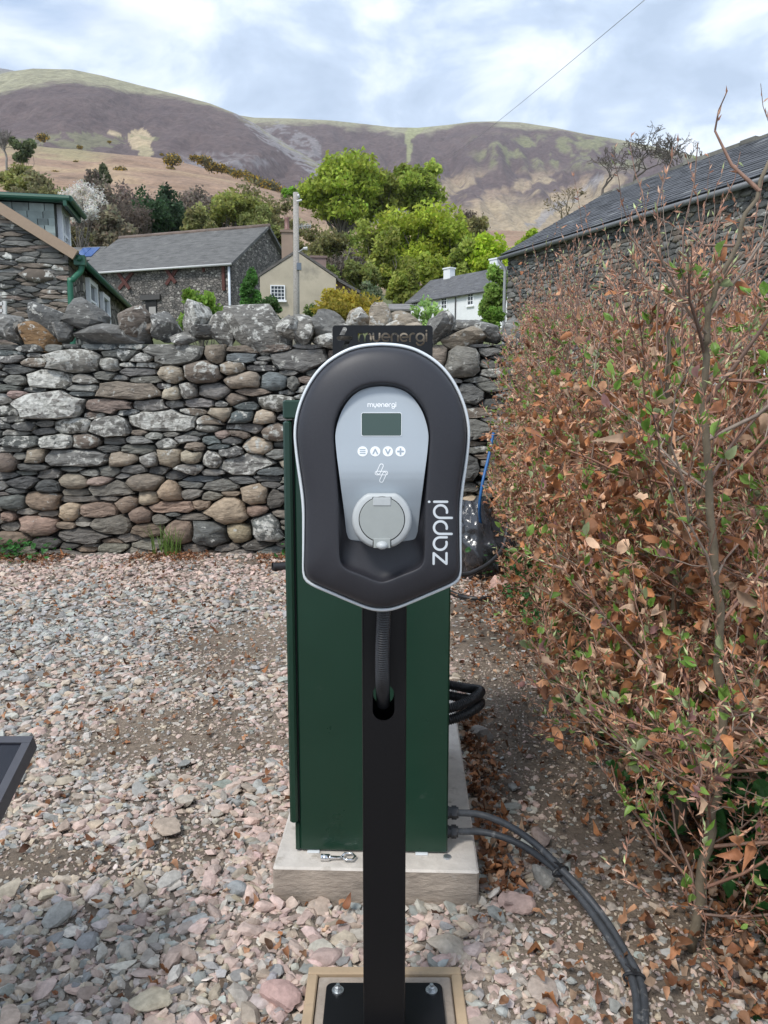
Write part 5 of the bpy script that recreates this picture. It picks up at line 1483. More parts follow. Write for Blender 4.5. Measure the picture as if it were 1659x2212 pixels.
p0, p1 = on_wall(315, 648, A3, uB, nB), on_wall(341, 700, A3, uB, nB)
dc = (p0 + p1) / 2; dwid, dhei = abs((p1 - p0) @ uB) / 2, abs(p1[2] - p0[2]) / 2
Bag().add(*obox(dc - nB * .02, [uB, nB, ZU], (dwid, .04, dhei))).build('doorway', M['black_in'], barn)
Bag().add(*obox(dc - nB * .09 + uB * dwid * .3 - ZU * dhei * .3, [uB, nB, ZU], (dwid * .6, .02, dhei * .7)), c=(.33, .31, .29)).build('door', M['paint'], barn)
Bag().add(*obox(dc - nB * .08 + ZU * (dhei + .12), [uB, nB, ZU], (dwid + .3, .08, .14)), c=(.06, .055, .05)).build('lintel', M['paint'], barn)

# --- small outbuilding roof with solar panels
s_ = P(188, 560, 60); so = thing('outbuilding', (s_[0], s_[1] + 2, 7.0), 'small outbuilding with blue solar panels on its roof, behind the left house', 'building')
u_, n_ = unit(np.array((1, -.15, 0))), unit(np.array((.15, 1, 0)))
A4 = np.array((P(120, 560, 60)[0], 60., 0)); B4 = A4 + u_ * (P(207, 560, 60)[0] - A4[0])
zs_, zt_ = P(188, 565, 60)[2], P(188, 538, 62)[2]
ro4 = house_shell(so, A4, B4, n_, 2.0, 6.0, zs_, zt_, M['voro'], (1, 1, 1), M['slate_far'], (.13, .13, .125), .1, .1, .08)
slv = unit(n_ * 2.0 + ZU * (zt_ - zs_)); upv = unit(np.cross(u_, slv))
for k in range(2):
    c = A4 + u_ * ((B4 - A4) @ u_ - .65 - .72 * k) + n_ * 1.0 + ZU * ((zs_ + zt_) / 2 + .17)
    p_ = Bag().add(*obox(c, [u_, slv, upv], (.34, .85, .02))).build('solar_panel', M['solar'], so)

# --- cream rendered house
hb = 35.0
gl_, gr_ = P(562, 640, hb), P(722, 606, hb)
A5 = np.array((gl_[0], hb, 0)); B5 = np.array((gr_[0] + .05, hb + .4, 0)); u5 = unit(B5 - A5); n5 = np.array((-u5[1], u5[0], 0)); n5 = n5 if n5[1] > 0 else -n5
W5 = np.linalg.norm(B5 - A5); ap = P(636, 543, hb)[2]; el = P(562, 598, hb)[2]
cream = thing('rendered_house', (A5 + B5) / 2 + n5 * 4 + ZU * 3.5, 'cream rendered house with sash window and tall chimney behind the utility pole', 'house')
# gable end faces the yard: long axis runs back along n5
house_shell(cream, B5 + n5 * 8, B5, -u5, W5 / 2, 2.8, el, ap, M['render_wall'], (.44, .385, .295), M['slate_far'], (.12, .11, .10), .06, .03, .10)
window(cream, on_wall(600, 633, A5, u5, n5), u5, -n5, .60, .62, 4, 4, (.82, .83, .84), .035)
chimney(cream, on_wall(621, 560, A5, u5, n5) + n5 * .25 - ZU * .3, u5, n5, .50, .45, 1.45, M['render_wall'], (.30, .22, .17), 1)
chimney(cream, P(688, 590, 40) - ZU * .4, u5, n5, .75, .5, 1.1, M['render_wall'], (.24, .17, .15), 0)
lo = Bag(); c5_ = P(748, 628, 37.5)
lo.add([P(722, 604, 36.5), P(772, 632, 36.5), P(772, 690, 36.5), P(722, 690, 36.5), P(722, 604, 41), P(772, 632, 41), P(772, 690, 41), P(722, 690, 41)], [(0, 1, 2, 3), (5, 4, 7, 6), (0, 4, 5, 1), (1, 5, 6, 2)], (.40, .27, .22)); lo.build('lean_to', M['render_wall'], cream)
lr = Bag(); a_, b_ = P(718, 600, 36.3), P(778, 634, 36.3); dd_ = unit(b_ - a_); lr.add(*obox((a_ + b_) / 2 + np.array((0, 2.3, .04)), [dd_, np.array((0, 1., 0)), np.cross(dd_, (0, 1, 0))], (np.linalg.norm(b_ - a_) / 2, 2.5, .06)), c=(.10, .095, .09)); lr.build('lean_to_roof', M['slate_far'], cream)

# --- white cottage
A6, B6 = P(882, 652, 62), P(1062, 624, 55)
u6 = unit(np.array((B6[0] - A6[0], B6[1] - A6[1], 0))); n6 = np.array((-u6[1], u6[0], 0)); n6 = n6 if n6[1] > 0 else -n6
ze6 = P(960, 640, 59)[2]; zr6 = ze6 + 1.75
cott = thing('white_cottage', (A6 + B6) / 2 * np.array((1, 1, 0)) + n6 * 2.5 + ZU * 6, 'whitewashed cottage with two white chimneys beyond the wall', 'cottage')
A6p, B6p = A6 * np.array((1, 1, 0)), B6 * np.array((1, 1, 0)) + u6 * 1.5
house_shell(cott, A6p, B6p, n6, 2.5, 5.0, ze6 - .1, zr6, M['render_white'] if 'render_white' in M else M.setdefault('render_white', surface('whitewash', (.80, .82, .83), .9, 2, .06, .2, 12, bdist=.01)), (1, 1, 1), M['slate_far'], (.11, .11, .115), .25, .15, .1)
for (px, py, w, h) in ((898, 662, .55, .85), (960, 654, .6, .9), (1017, 645, .6, .9)):
    window(cott, on_wall(px, py, A6p, u6, n6), u6, -n6, w, h, 2, 3, (.86, .87, .88), .07)
for (px, py) in ((918, 625), (1017, 612)):
    d0 = on_wall(px, 640, A6p, u6, n6); chimney(cott, np.array((d0[0], d0[1], 0)) + n6 * 2.5 + ZU * (zr6 - .35), u6, n6, .72, .55, 1.05, M['render_white'], (1, 1, 1), 0)
dpc = on_wall(985, 660, A6p, u6, n6) - n6 * .07
Bag().add(*tube([dpc + ZU * .6, dpc - ZU * 2.2], .05, 6), c=(.08, .08, .08)).build('downpipe', M['paint'], cott)
far = thing('distant_cottage', P(1040, 660, 75), 'slate roof with orange chimney pot just behind the white cottage', 'cottage')
A7 = np.array((P(975, 640, 75)[0], 75., 0)); B7 = np.array((P(1062, 640, 73)[0], 73., 0)); u7 = unit(B7 - A7); n7 = np.array((-u7[1], u7[0], 0))
z7 = P(1010, 615, 75)[2]
house_shell(far, A7, B7, n7, 2.5, 7.5, z7, z7 + 1.6, M['voro'], (1, 1, 1), M['slate_far'], (.12, .12, .12), .2, .2, .1)
chimney(far, np.array((P(1003, 600, 77)[0], 77.3, z7 + .9)), u7, n7, .8, .6, 1.1, M['render_white'], (1, 1, 1), 1, (.45, .17, .08))
# low garden shed roof by the cottage
sh = thing('garden_shed', P(858, 690, 45), 'low flat grey shed roof between the rust coloured shrub and the cottage', 'shed')
c = P(858, 664, 45); Bag().add(*obox(c, [np.array((1., 0, 0)), unit(np.array((0, 1, .25))), unit(np.array((0, -.25, 1)))], (.85, 1.2, .05)), c=(.20, .19, .18)).build('roof', M['slate_far'], sh)
Bag().add(*obox(c + np.array((0, .1, -.9)), I3, (.75, 1.0, .72)), c=(.22, .2, .18)).build('wall', M['render_wall'], sh)

# --- utility pole and wire
pb, pt_ = P(639, 690, 20), P(639, 416, 20)
pole = thing('utility_pole', (pb[0], 20, 1.8), 'weathered grey wooden utility pole in front of the cream house', 'pole')
Bag().add(*tube([np.array((pb[0], 20, 1.5)), np.array((pt_[0], 20, pt_[2]))], [.088, .068], 12), c=(.33, .31, .28)).build('mast', M['bark'], pole, True)
M['wood_pole'] = M['bark']
Bag().add(*obox(P(646, 576, 19.88), I3, (.055, .05, .085)), c=(.13, .16, .20)).build('junction_box', M['paint'], pole)
Bag().add(*tube([P(641, 435, 19.9), P(652, 432, 19.9)], .025, 8), c=(.6, .6, .6)).build('insulator', M['paint'], pole)
Bag().add(*tube([P(643, 424, 19.9), P(647, 423, 19.9)], .05, 8), c=(.5, .5, .5)).build('insulator', M['paint'], pole)
an = Bag(); a0, a1 = P(645, 489, 20), P(672, 487, 20.2); an.add(*tube([a0, a1], .008, 5), c=(.5, .5, .5))
for k in range(8):
    p = a0 + (a1 - a0) * (k + .8) / 8.2; an.add(*tube([p - ZU * .06, p + ZU * .06], .006, 4), c=(.55, .55, .55))
an.build('aerial', M['paint'], pole)
lm = Bag(); lm.add(*tube([P(645, 545, 19.95), P(655, 538, 19.9), P(663, 537, 19.9)], .018, 6), c=(.4, .4, .4)); lm.add(*tube([P(655, 537, 19.9), P(664, 537, 19.9)], [.03, .05], 8), c=(.45, .46, .47)); lm.build('lamp', M['paint'], pole)
w0, w1 = P(1440, -40, 9.5), P(935, 352, 110)
t = np.linspace(0, 1, 40)[:, None]; pts = w0 + (w1 - w0) * t; pts[:, 2] -= (4 * t * (1 - t))[:, 0] * .5
o = Bag().add(*tube(pts, np.interp(t[:, 0], [0, 1], [.004, .015]), 5), c=(.22, .22, .23)).build('overhead_wire', M['paint']); o['label'] = 'thin overhead wire crossing the sky at the upper right'; o['category'] = 'wire'
# white field gate at the left edge
gt_ = thing('gate', P(8, 700, 10.5), 'weathered white timber gate at the left edge above the wall', 'gate')
for (x0, y0, x1, y1, nm) in ((10, 650, 10, 720, 'gate_post'), (-30, 658, 8, 656, 'rail'), (-30, 672, 8, 671, 'rail'), (-30, 688, 8, 687, 'rail')):
    p, q = P(x0, y0, 10.5), P(x1, y1, 10.5)
    Bag().add(*obox((p + q) / 2, [unit(q - p), np.array((0, 1., 0)), unit(np.cross(q - p, (0, 1, 0)))], (np.linalg.norm(q - p) / 2, .02, .022)), c=(.55, .54, .52)).build(nm, M['paint'], gt_)
# parked car behind the hedge, seen in scraps between the twigs
car = thing('parked_car', (3.1, 5.2, .1), 'white car parked behind the hedge, showing in scraps between the twigs', 'car')
cx, cy = 3.15, 5.6
def sec(y, zb_, zm, zt, hwid, hroof):
    return [(cx - hwid, y, zb_), (cx - hwid * 1.03, y, zm * .7 + zb_ * .3), (cx - hwid, y, zm), (cx - hroof, y, zt), (cx + hroof, y, zt), (cx + hwid, y, zm), (cx + hwid * 1.03, y, zm * .7 + zb_ * .3), (cx + hwid, y, zb_)]
secs = [sec(cy - 2.0, .45, .85, .95, .72, .62), sec(cy - 1.9, .32, .98, 1.05, .82, .7), sec(cy - 1.55, .3, 1.02, 1.45, .85, .6), sec(cy - .2, .3, 1.03, 1.55, .86, .62), sec(cy + .7, .3, 1.02, 1.42, .86, .6), sec(cy + 1.2, .3, 1.0, 1.04, .85, .68), sec(cy + 1.95, .32, .86, .9, .78, .6), sec(cy + 2.05, .45, .7, .72, .66, .5)]
V = np.array(secs).reshape(-1, 3); n8 = 8
F = [(k * n8 + i, k * n8 + (i + 1) % n8, (k + 1) * n8 + (i + 1) % n8, (k + 1) * n8 + i) for k in range(len(secs) - 1) for i in range(n8)] + [tuple(range(8)), tuple(range(63, 55, -1))]
M['carpaint'] = surface('white_car_paint', (.75, .76, .78), .3, 5, .02, 0, coat=.6)
Bag().add(V, F).build('body', M['carpaint'], car, False)
for (x, y) in ((-.84, -1.3), (-.84, 1.3), (.84, -1.3), (.84, 1.3)):
    c = np.array((cx + x, cy + y, .33)); wh = Bag(); wh.add(*tube([c - np.array((.1, 0, 0)), c + np.array((.1, 0, 0))], .32, 20)); w_ = wh.build('wheel', M['rubber'], car)
    rm = Bag(); rm.add(*tube([c - np.array((.115, 0, 0)), c + np.array((.115, 0, 0))], .2, 14)); rm.build('rim', M['zinc'], w_)
for sx in (-1, 1):
    Bag().add(*obox((cx + sx * .74, cy - 1.99, .92), I3, (.08, .05, .14)), c=(.5, .02, .02)).build('tail_light', M['paint'], car)
    for (y0, y1) in ((-1.35, -.3), (-.2, .72)):
        zt0, zt1 = 1.36, 1.38
        xs0, xs1 = cx + sx * .845, cx + sx * .70
        Bag().add([(xs0, cy + y0, 1.07), (xs0, cy + y1, 1.07), (xs1, cy + y1 * .95, zt1), (xs1, cy + y0 * .92, zt0), (xs0 - sx * .02, cy + y0, 1.07), (xs0 - sx * .02, cy + y1, 1.07), (xs1 - sx * .02, cy + y1 * .95, zt1), (xs1 - sx * .02, cy + y0 * .92, zt0)], [(0, 1, 2, 3), (7, 6, 5, 4), (0, 4, 5, 1), (1, 5, 6, 2), (2, 6, 7, 3), (3, 7, 4, 0)]).build('side_window', M['glass'], car)

# ------------------------------------------------------------------ trees and shrubs
def branch_tube(bag, p0, p1, r0, r1, rr, cc, n=5, k=4, wob=.06):
    d = p1 - p0; L = np.linalg.norm(d); t = np.linspace(0, 1, k + 1)[:, None]
    pts = p0 + d * t + rr.normal(0, wob * L, (k + 1, 3)) * np.sin(np.pi * t)
    bag.add(*thin(pts, np.linspace(r0, r1, k + 1), n), c=cc)
    return pts
def cards(bag, pos, size, colr, rr, up=.3):
    n = len(pos); d = rr.normal(size=(n, 3)); d /= np.linalg.norm(d, axis=1)[:, None]
    nn = rr.normal(size=(n, 3)) + np.array((0, 0, up)); nn /= np.linalg.norm(nn, axis=1)[:, None]
    u = np.cross(nn, d); u /= np.linalg.norm(u, axis=1)[:, None]; v = np.cross(nn, u)
    a, c = size[:, None] * u, size[:, None] * .62 * v
    W = np.stack([pos - a, pos - c * .8 + a * .1, pos + a, pos + c], 1)
    F = np.arange(n * 4).reshape(-1, 4)
    bag.add(W.reshape(-1, 3), F, np.repeat(np.column_stack([colr, np.zeros(n)]), 4, 0))
TREE_SCALE = 1.0
def leaf_tree(name, label, cat, px, y0, y1, hwpx, D, colr, n, leaf, seed, lobes=18, base_z=None, trunk_r=None, fill=.5, depth=1.0, var=.25, group=None, trunkcol=(.13, .115, .095)):
    rr = np.random.default_rng(seed)
    top, bot, side = P(px, y0, D), P(px, y1, D), P(px + hwpx, (y0 + y1) / 2, D)
    cx = top[0]; rx = side[0] - P(px, (y0 + y1) / 2, D)[0]; rz_ = (top[2] - bot[2]) / 2; cz = (top[2] + bot[2]) / 2; ry = rx * depth
    bz = ground_z(cx, D) if base_z is None else base_z
    bz = min(bz, bot[2] + .15 * rz_)
    t = thing(name, (cx, D, bz), label, cat, group)
    tb = Bag(); tr = trunk_r or rx * .07
    lp_ = []
    for k in range(lobes):
        d = rr.normal(size=3); d /= np.linalg.norm(d); d[2] = d[2] * .9 + .12
        f = rr.uniform(.35, .88); lr_ = rr.uniform(.26, .42)
        lp_.append((np.array((cx + d[0] * rx * f, D + d[1] * ry * f, cz + d[2] * rz_ * f)), lr_, rr.uniform(1 - var, 1 + var)))
    fork = np.array((cx + rr.normal(0, rx * .04), D, lerp(bz, cz, .55)))
    branch_tube(tb, np.array((cx, D, bz - .3)), fork, tr, tr * .7, rr, trunkcol, 8, 5, .015)
    for (c, lr_, k) in lp_: branch_tube(tb, fork + rr.normal(0, tr * .3, 3), c, tr * .42, tr * .08, rr, trunkcol, 5, 4, .06)
    tb.build('trunk', M['bark'], t, True)
    cb = Bag(); per = n // lobes
    for (c, lr_, k) in lp_:
        d = rr.normal(size=(per, 3)); d /= np.linalg.norm(d, axis=1)[:, None]
        rad = np.where(rr.random(per) < fill, rr.uniform(.72, 1.05, per), rr.uniform(.2, .9, per))
        d[:, 2] = np.where(d[:, 2] < -.3, d[:, 2] * .4, d[:, 2])
        q = c + d * rad[:, None] * np.array((rx * lr_, ry * lr_, rz_ * lr_ * 1.0))
        # ragged twig-end tufts
        q += rr.normal(0, .05 * rx, (per, 3)) * (rr.random((per, 1)) < .25)
        cc = np.array(colr)[None] * 2.0 * k * rr.uniform(.65, 1.35, (per, 1)) * (1 + rr.normal(0, .05, (per, 3)))
        cards(cb, q, leaf * rr.uniform(.6, 1.3, per), np.clip(cc, .005, .9), rr)
    cb.build('crown', M['foliage'], t, False)
    return t
def bare_tree(name, label, px, y0, y1, hwpx, D, seed, colr=(.115, .10, .085), lvl=5, kids=3, r0=None, tint=None, cat='tree', group=None, base_z=None):
    rr = np.random.default_rng(seed)
    top, bot = P(px, y0, D), P(px, y1, D); H = top[2] - bot[2]; W = P(px + hwpx, y0, D)[0] - top[0]
    base = np.array((top[0], D, bot[2])); gz = ground_z(base[0], D) if base_z is None else base_z
    t = thing(name, (base[0], D, min(gz, bot[2])), label, cat, group)
    b = Bag(); r0 = r0 or H * .028
    tips = []
    ctr = base + ZU * H * .58
    def grow(p, d, L, rad, k):
        q = p + d * L
        e = (q - ctr) / np.array((W, W, H * .44))
        s = np.linalg.norm(e)
        if s > 1: q = ctr + (q - ctr) / s * rr.uniform(.9, 1.0); 
        rad = max(rad, .00034 * D)
        pts = branch_tube(b, p, q, rad, max(rad * .7, .00026 * D), rr, np.array(colr) * rr.uniform(.8, 1.2), 6 if k > 3 else (4 if k > 1 else 3), 3 if k > 1 else 2, .05)
        if k == 0: tips.append(q); return
        nk = kids + (1 if rr.random() < .45 else 0)
        for j in range(nk):
            dd = d + rr.normal(0, .62, 3) * np.array((max(W / (H * .42), .6), max(W / (H * .42), .6), .6)) + ZU * .10
            dd /= np.linalg.norm(dd)
            pp = pts[-1] if j < 2 else pts[rr.integers(1, len(pts))]
            grow(pp, dd, L * rr.uniform(.66, .9), rad * rr.uniform(.52, .68), k - 1)
    if min(gz, bot[2]) < bot[2] - .05: branch_tube(b, np.array((base[0], D, gz - .3)), base, r0 * 1.1, r0, rr, colr, 8, 2, .01)
    grow(base, unit(ZU + rr.normal(0, .06, 3)), H * .24, r0, lvl)
    b.build('branches', M['bark'], t, True)
    if tint is not None:
        q = np.array(tips); m = tint[1]
        q = np.repeat(q, m, 0) + rr.normal(0, H * .03, (len(q) * m, 3))
        c = Bag(); cards(c, q, tint[2] * rr.uniform(.6, 1.3, len(q)), np.array(tint[0])[None] * rr.uniform(.6, 1.4, (len(q), 1)), rr); c.build('crown', M['foliage'], t)
    return t
def conifer(label, px, y0, y1, hwpx, D, colr, seed, n=26):
    rr = np.random.default_rng(seed)
    top, bot = P(px, y0, D), P(px, y1, D); H = top[2] - bot[2]; W = P(px + hwpx, y0, D)[0] - top[0]
    gz = min(ground_z(top[0], D), bot[2]); t = thing('conifer_tree', (top[0], D, gz), label, 'tree')
    Bag().add(*tube([np.array((top[0], D, gz)), top], [W * .09, .03], 8), c=(.10, .075, .055)).build('trunk', M['bark'], t, True)
    c = Bag()
    for k in range(n):
        f = (k + .5) / n; z = bot[2] + H * f; rad = W * 1.3 * (1 - f) ** .7 * rr.uniform(.75, 1.1) + W * .08
        for j in range(11):
            a = rr.uniform(0, 2 * math.pi); m = 26; s = rr.random(m) ** .7
            q = np.array((top[0], D, z)) + np.column_stack([np.cos(a) * rad * s, np.sin(a) * rad * s, -s ** 1.5 * rad * .32]) + rr.normal(0, rad * .07 + .05, (m, 3))
            cards(c, q, np.full(m, W * .11) * rr.uniform(.6, 1.2, m), np.array(colr)[None] * rr.uniform(.5, 1.4, (m, 1)), rr, .6)
    c.build('crown', M['foliage'], t)
YG, G1, OL, BRN = (.185, .25, .028), (.13, .215, .03), (.145, .15, .045), (.13, .10, .075)
leaf_tree('sycamore_tree', 'tallest bright green sycamore in the middle, left of its twin crown', 'tree', 738, 332, 520, 108, 110, (.185, .225, .035), 16000, .34, 301, 30)
leaf_tree('sycamore_tree', 'green sycamore with rounded crown, right neighbour of the tallest tree', 'tree', 905, 347, 490, 70, 116, (.16, .20, .035), 9500, .34, 302, 22)
leaf_tree('oak_tree', 'bronze green tree crown wedged between the two tall sycamores', 'tree', 838, 372, 500, 48, 113, (.15, .165, .035), 5000, .32, 303, 14)
leaf_tree('small_tree', 'small round green tree peeping out left of the tallest sycamore', 'tree', 632, 398, 450, 20, 105, (.12, .21, .03), 1500, .26, 304, 7)
leaf_tree('birch_tree', 'yellow green spring tree below the sycamores, above the cottage', 'tree', 900, 440, 640, 105, 82, (.20, .235, .03), 15000, .24, 305, 30)
leaf_tree('birch_tree', 'yellow green tree straight behind the charging unit sign', 'tree', 800, 470, 660, 58, 84, (.155, .175, .04), 6000, .24, 306, 18, fill=.35)
leaf_tree('birch_tree', 'yellow green tree between the spring tree and the bright maple', 'tree', 985, 480, 640, 55, 80, (.19, .235, .03), 7000, .24, 307, 18)
leaf_tree('maple_tree', 'vivid yellow green maple left of the stone barn roof', 'tree', 1078, 498, 650, 74, 72, (.25, .32, .03), 10000, .20, 308, 24)
leaf_tree('maple_tree', 'small yellow green tree at the far end of the barn roof', 'tree', 1150, 486, 560, 40, 66, (.19, .25, .03), 3000, .18, 309, 10)
leaf_tree('weeping_tree', 'pale green drooping tree against the end of the stone barn', 'tree', 1066, 575, 740, 36, 26, (.15, .22, .05), 6500, .075, 310, 18)
leaf_tree('oak_tree', 'dull olive tree with thin leaf behind the utility pole', 'tree', 690, 480, 640, 60, 88, (.125, .12, .05), 4500, .24, 311, 18, fill=.3)
leaf_tree('oak_tree', 'olive spring tree directly behind the barn ridge', 'tree', 500, 408, 520, 82, 92, (.155, .165, .045), 6000, .25, 312, 22, fill=.3)
leaf_tree('oak_tree', 'olive brown tree between barn gable and utility pole', 'tree', 600, 455, 560, 48, 95, (.14, .125, .05), 3200, .26, 313, 14, fill=.3)
leaf_tree('hawthorn_tree', 'blossoming white tree behind the dormer', 'tree', 168, 376, 510, 52, 62, (.38, .355, .32), 5200, .09, 314, 16, fill=.3, var=.15)
leaf_tree('oak_tree', 'olive tree above the dormer at the left edge', 'tree', 50, 345, 440, 58, 95, (.15, .15, .05), 4500, .24, 315, 14, fill=.35)
leaf_tree('pine_tree', 'dark ragged pine above the white blossoming tree', 'tree', 213, 342, 470, 34, 100, (.075, .085, .045), 2600, .27, 316, 12, fill=.3)
leaf_tree('pine_tree', 'dark pine on the slope above the dormer, at the left edge', 'tree', 45, 298, 372, 34, 130, (.07, .085, .04), 2500, .32, 317, 10, fill=.35)
leaf_tree('conifer_tree', 'dark green conifer behind the barn roof, nearest of the pair', 'tree', 318, 404, 580, 50, 84, (.032, .06, .026), 9000, .19, 318, 34, fill=.6, var=.35)
leaf_tree('conifer_tree', 'dark conifer half hidden behind the nearest conifer, to its right', 'tree', 358, 388, 570, 40, 92, (.03, .052, .026), 7000, .2, 319, 28, fill=.6, var=.35)
bare_tree('bare_tree', 'large bare tree standing above the ridge of the stone barn', 1375, 264, 425, 88, 46, 320, (.11, .095, .08), 7, 2)
bare_tree('bare_tree', 'second bare tree, right of the large one above the barn ridge', 1455, 275, 420, 62, 48, 321, (.12, .10, .085), 7, 2)
bare_tree('bare_tree', 'lower bare tree left of the large one, above the barn roof verge', 1305, 305, 440, 58, 50, 322, (.12, .10, .085), 6, 2)
bare_tree('bare_tree', 'brownish bare tree beside the far corner of the barn roof', 1222, 375, 520, 62, 56, 323, (.22, .18, .12), 6, 2, tint=((.20, .16, .08), 1, .10))
bare_tree('bare_tree', 'grey bare tree on the left skyline edge', 8, 258, 350, 26, 140, 324, (.20, .18, .16), 5, 3)
for k, (px, y0, y1, hw_, D, lb) in enumerate(((255, 385, 590, 70, 80, 'brown leafless tree between the blossom and the conifers'), (208, 430, 600, 55, 72, 'dark brown leafless thicket tree above the solar panels'), (408, 402, 560, 55, 97, 'purplish leafless tree right of the conifers'), (120, 440, 560, 50, 82, 'leafless brown tree right behind the dormer roof'), (738, 520, 680, 50, 72, 'pale stemmed leafless birch right of the utility pole'), (1015, 440, 560, 38, 104, 'grey leafless tree right of the twin sycamores'), (455, 425, 560, 50, 94, 'leafless tree half hidden by the olive tree behind the barn'))):
    bare_tree('bare_tree', lb, px, y0, y1, hw_, D, 330 + k, (.17, .13, .11) if k != 4 else (.30, .28, .24), 5, 3, tint=((.15, .12, .095), 3, .17))
fills = [(640, 500, 640, 55, 78, (.13, .125, .05), 'olive understorey tree right behind the pole top'), (745, 470, 640, 60, 90, (.12, .15, .035), 'shaded green tree under the tallest sycamore'), (850, 500, 660, 50, 74, (.17, .19, .04), 'yellowish understorey tree left of the cottage chimney'), (930, 540, 680, 48, 70, (.18, .21, .035), 'yellow green tree standing over the cottage roof'), (1010, 520, 660, 45, 72, (.16, .19, .04), 'leafy tree above the orange chimney pot'), (780, 560, 680, 42, 68, (.12, .135, .04), 'low olive tree right of the cream house lean-to'), (700, 560, 670, 40, 70, (.11, .13, .04), 'low green tree above the cream house chimney'), (430, 450, 560, 48, 80, (.14, .14, .055), 'olive tree left of the olive spring tree behind the barn'), (560, 440, 560, 45, 84, (.14, .15, .05), 'olive tree right of the barn ridge end'), (240, 450, 590, 46, 70, (.125, .11, .075), 'brownish budding tree left of the barn ridge'), (365, 440, 560, 36, 94, (.12, .11, .06), 'brownish budding tree right behind the conifers'), (160, 470, 600, 42, 66, (.12, .11, .055), 'brownish budding tree below the white blossom'), (110, 400, 520, 46, 76, (.15, .145, .06), 'olive tree left of the white blossom above the dormer'), (1030, 470, 600, 36, 96, (.15, .14, .06), 'brown green tree on the right flank of the wood'), (870, 580, 700, 40, 64, (.15, .17, .035), 'low yellow green tree just left of the cottage'),
         (212, 372, 580, 62, 86, (.11, .09, .07), 'broad brown budding tree behind the white blossom'), (282, 378, 580, 58, 96, (.115, .09, .075), 'broad brown budding tree left behind the conifers'), (425, 392, 560, 62, 100, (.12, .10, .08), 'broad purplish budding tree right behind the conifers'), (535, 398, 560, 66, 100, (.14, .13, .06), 'broad olive budding tree above the barn gable'), (612, 440, 580, 55, 92, (.13, .12, .055), 'olive brown budding tree just left of the pole'), (85, 372, 500, 62, 90, (.135, .125, .065), 'broad olive brown tree above the dormer roof')]
for k, (px, y0, y1, hw_, D, cc_, lb) in enumerate(fills): leaf_tree('woodland_tree', lb, 'tree', px, y0, y1, hw_, D, cc_, 4200, .22, 500 + k, 18, fill=.35, var=.3)
# garden shrubs just beyond the wall
leaf_tree('acer_shrub', 'rusty green maple shrub showing over the wall right of the pole', 'shrub', 738, 628, 740, 78, 11.5, (.24, .20, .035), 6500, .035, 350, 26, var=.3)
leaf_tree('garden_bush', 'bright green leafy bush over the wall in front of the barn', 'shrub', 435, 612, 740, 58, 13, (.14, .22, .04), 4200, .040, 351, 20, fill=.3)
leaf_tree('garden_bush', 'dark green clipped bush below the cream house window', 'shrub', 580, 642, 720, 46, 24, (.045, .085, .025), 3500, .06, 352, 12)
leaf_tree('ivy_plant', 'ivy climbing the left corner of the cream house', 'ivy', 540, 585, 700, 28, 33.5, (.055, .13, .03), 3600, .09, 353, 14)
leaf_tree('garden_bush', 'sparse pale green sapling in front of the white cottage', 'shrub', 932, 645, 740, 42, 14, (.20, .28, .10), 700, .045, 354, 14, fill=.2)
leaf_tree('garden_bush', 'fresh green bush between the white cottage and the stone barn', 'shrub', 1062, 660, 750, 26, 18, (.10, .17, .03), 3500, .05, 355, 14)
leaf_tree('garden_bush', 'grey green shrub between the rust coloured shrub and the cottage', 'shrub', 800, 610, 700, 45, 40, (.13, .16, .09), 2600, .10, 356, 12)
leaf_tree('garden_bush', 'dark bush by the shed roof behind the charging unit', 'shrub', 690, 655, 730, 40, 22, (.07, .10, .03), 2200, .06, 357, 10)
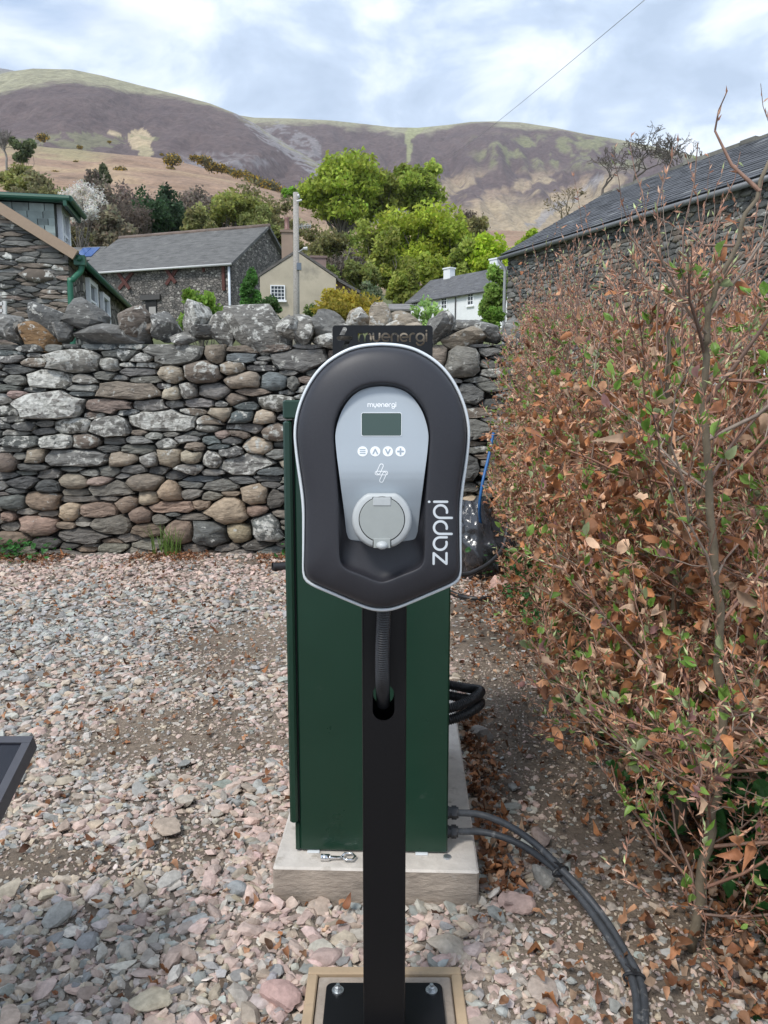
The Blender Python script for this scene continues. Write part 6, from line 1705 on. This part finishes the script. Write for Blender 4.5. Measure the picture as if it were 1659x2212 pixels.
# gorse on the bracken slope
r = np.random.default_rng(400)
gor = [(375, 352, 15), (418, 345, 12), (440, 352, 14), (455, 362, 20), (470, 372, 18), (490, 372, 22), (505, 385, 18), (525, 388, 24), (545, 396, 20), (565, 400, 22), (585, 410, 20), (600, 416, 16), (480, 360, 14), (515, 376, 14), (170, 320, 8), (165, 348, 8), (257, 368, 11), (372, 366, 9), (240, 300, 5), (95, 298, 16), (118, 372, 10), (610, 455, 12), (350, 330, 5)]
GORSE = {0: 'lone gorse bush at the upper left end of the gorse band', 14: 'tiny gorse bush high on the slope above the white blossom', 15: 'small gorse bush on the slope straight above the dark pine', 16: 'gorse bush on the slope just right of the dark pine', 17: 'gorse bush just below the upper left end of the gorse band', 18: 'tiny gorse speck at the foot of the heather hill', 19: 'broad gorse bush at the top edge of the slope above the dormer', 20: 'gorse bush right of the olive tree above the dormer', 21: 'gorse bush low on the slope beside the pole top', 22: 'tiny gorse speck below the pale heather patch'}
for k, (px, py, w) in enumerate(gor):
    px, py, w = px + r.normal(0, 3), py + r.normal(0, 3), w * r.uniform(.75, 1.25)
    lo_, hi_ = 130., 620.
    best = 400.
    for D in np.linspace(lo_, 598, 120):
        X = P(px, py, D)[0]
        if ground_z(X, D) >= P(px, py, D)[2]: best = D; break
    D = best; X = P(px, py, D)[0]; zc = P(px, py, D)[2]; R_ = w * D / FPX
    lbl = GORSE.get(k)
    t = thing('gorse_bush', (X, D, zc - R_ * .4), lbl or 'yellow flowering gorse bush in the dense band on the bracken slope', 'bush', 'gorse bushes on the slope' if lbl else 'gorse bushes massed in the band')
    rr = np.random.default_rng(410 + k); m = 420
    d = rr.normal(size=(m, 3)); d /= np.linalg.norm(d, axis=1)[:, None]
    q = np.array((X, D, zc)) + d * rr.uniform(.5, 1.05, m)[:, None] * np.array((R_, R_ * .8, R_ * .55)) + rr.normal(0, R_ * .12, (m, 3))
    cc = np.where(rr.random((m, 1)) < .38, np.array([(.48, .31, .03)]), np.array([(.15, .14, .06)])) * rr.uniform(.6, 1.3, (m, 1))
    b = Bag(); cards(b, q, np.full(m, R_ * .16), cc, rr); b.build('crown', M['foliage'], t)
    Bag().add(*tube([np.array((X, D, zc - R_ * .8)), np.array((X, D, zc))], [R_ * .08, R_ * .04], 5), c=(.12, .1, .07)).build('trunk', M['bark'], t)
# ------------------------------------------------------------------ air
hz, nt, N, L, out = new_mat('haze_air')
pv = N.new('ShaderNodeVolumePrincipled')
pv.inputs['Color'].default_value = (.84, .88, .94, 1); pv.inputs['Density'].default_value = .00006; pv.inputs['Anisotropy'].default_value = .0
L.new(pv.outputs[0], out.inputs['Volume'])
v, f = bbox(-6500, 7500, -60, 7000, -80, 1750)
Bag().add(v, f).build('haze', hz, None, False, kind='stuff')
scene.cycles.volume_bounces = 0
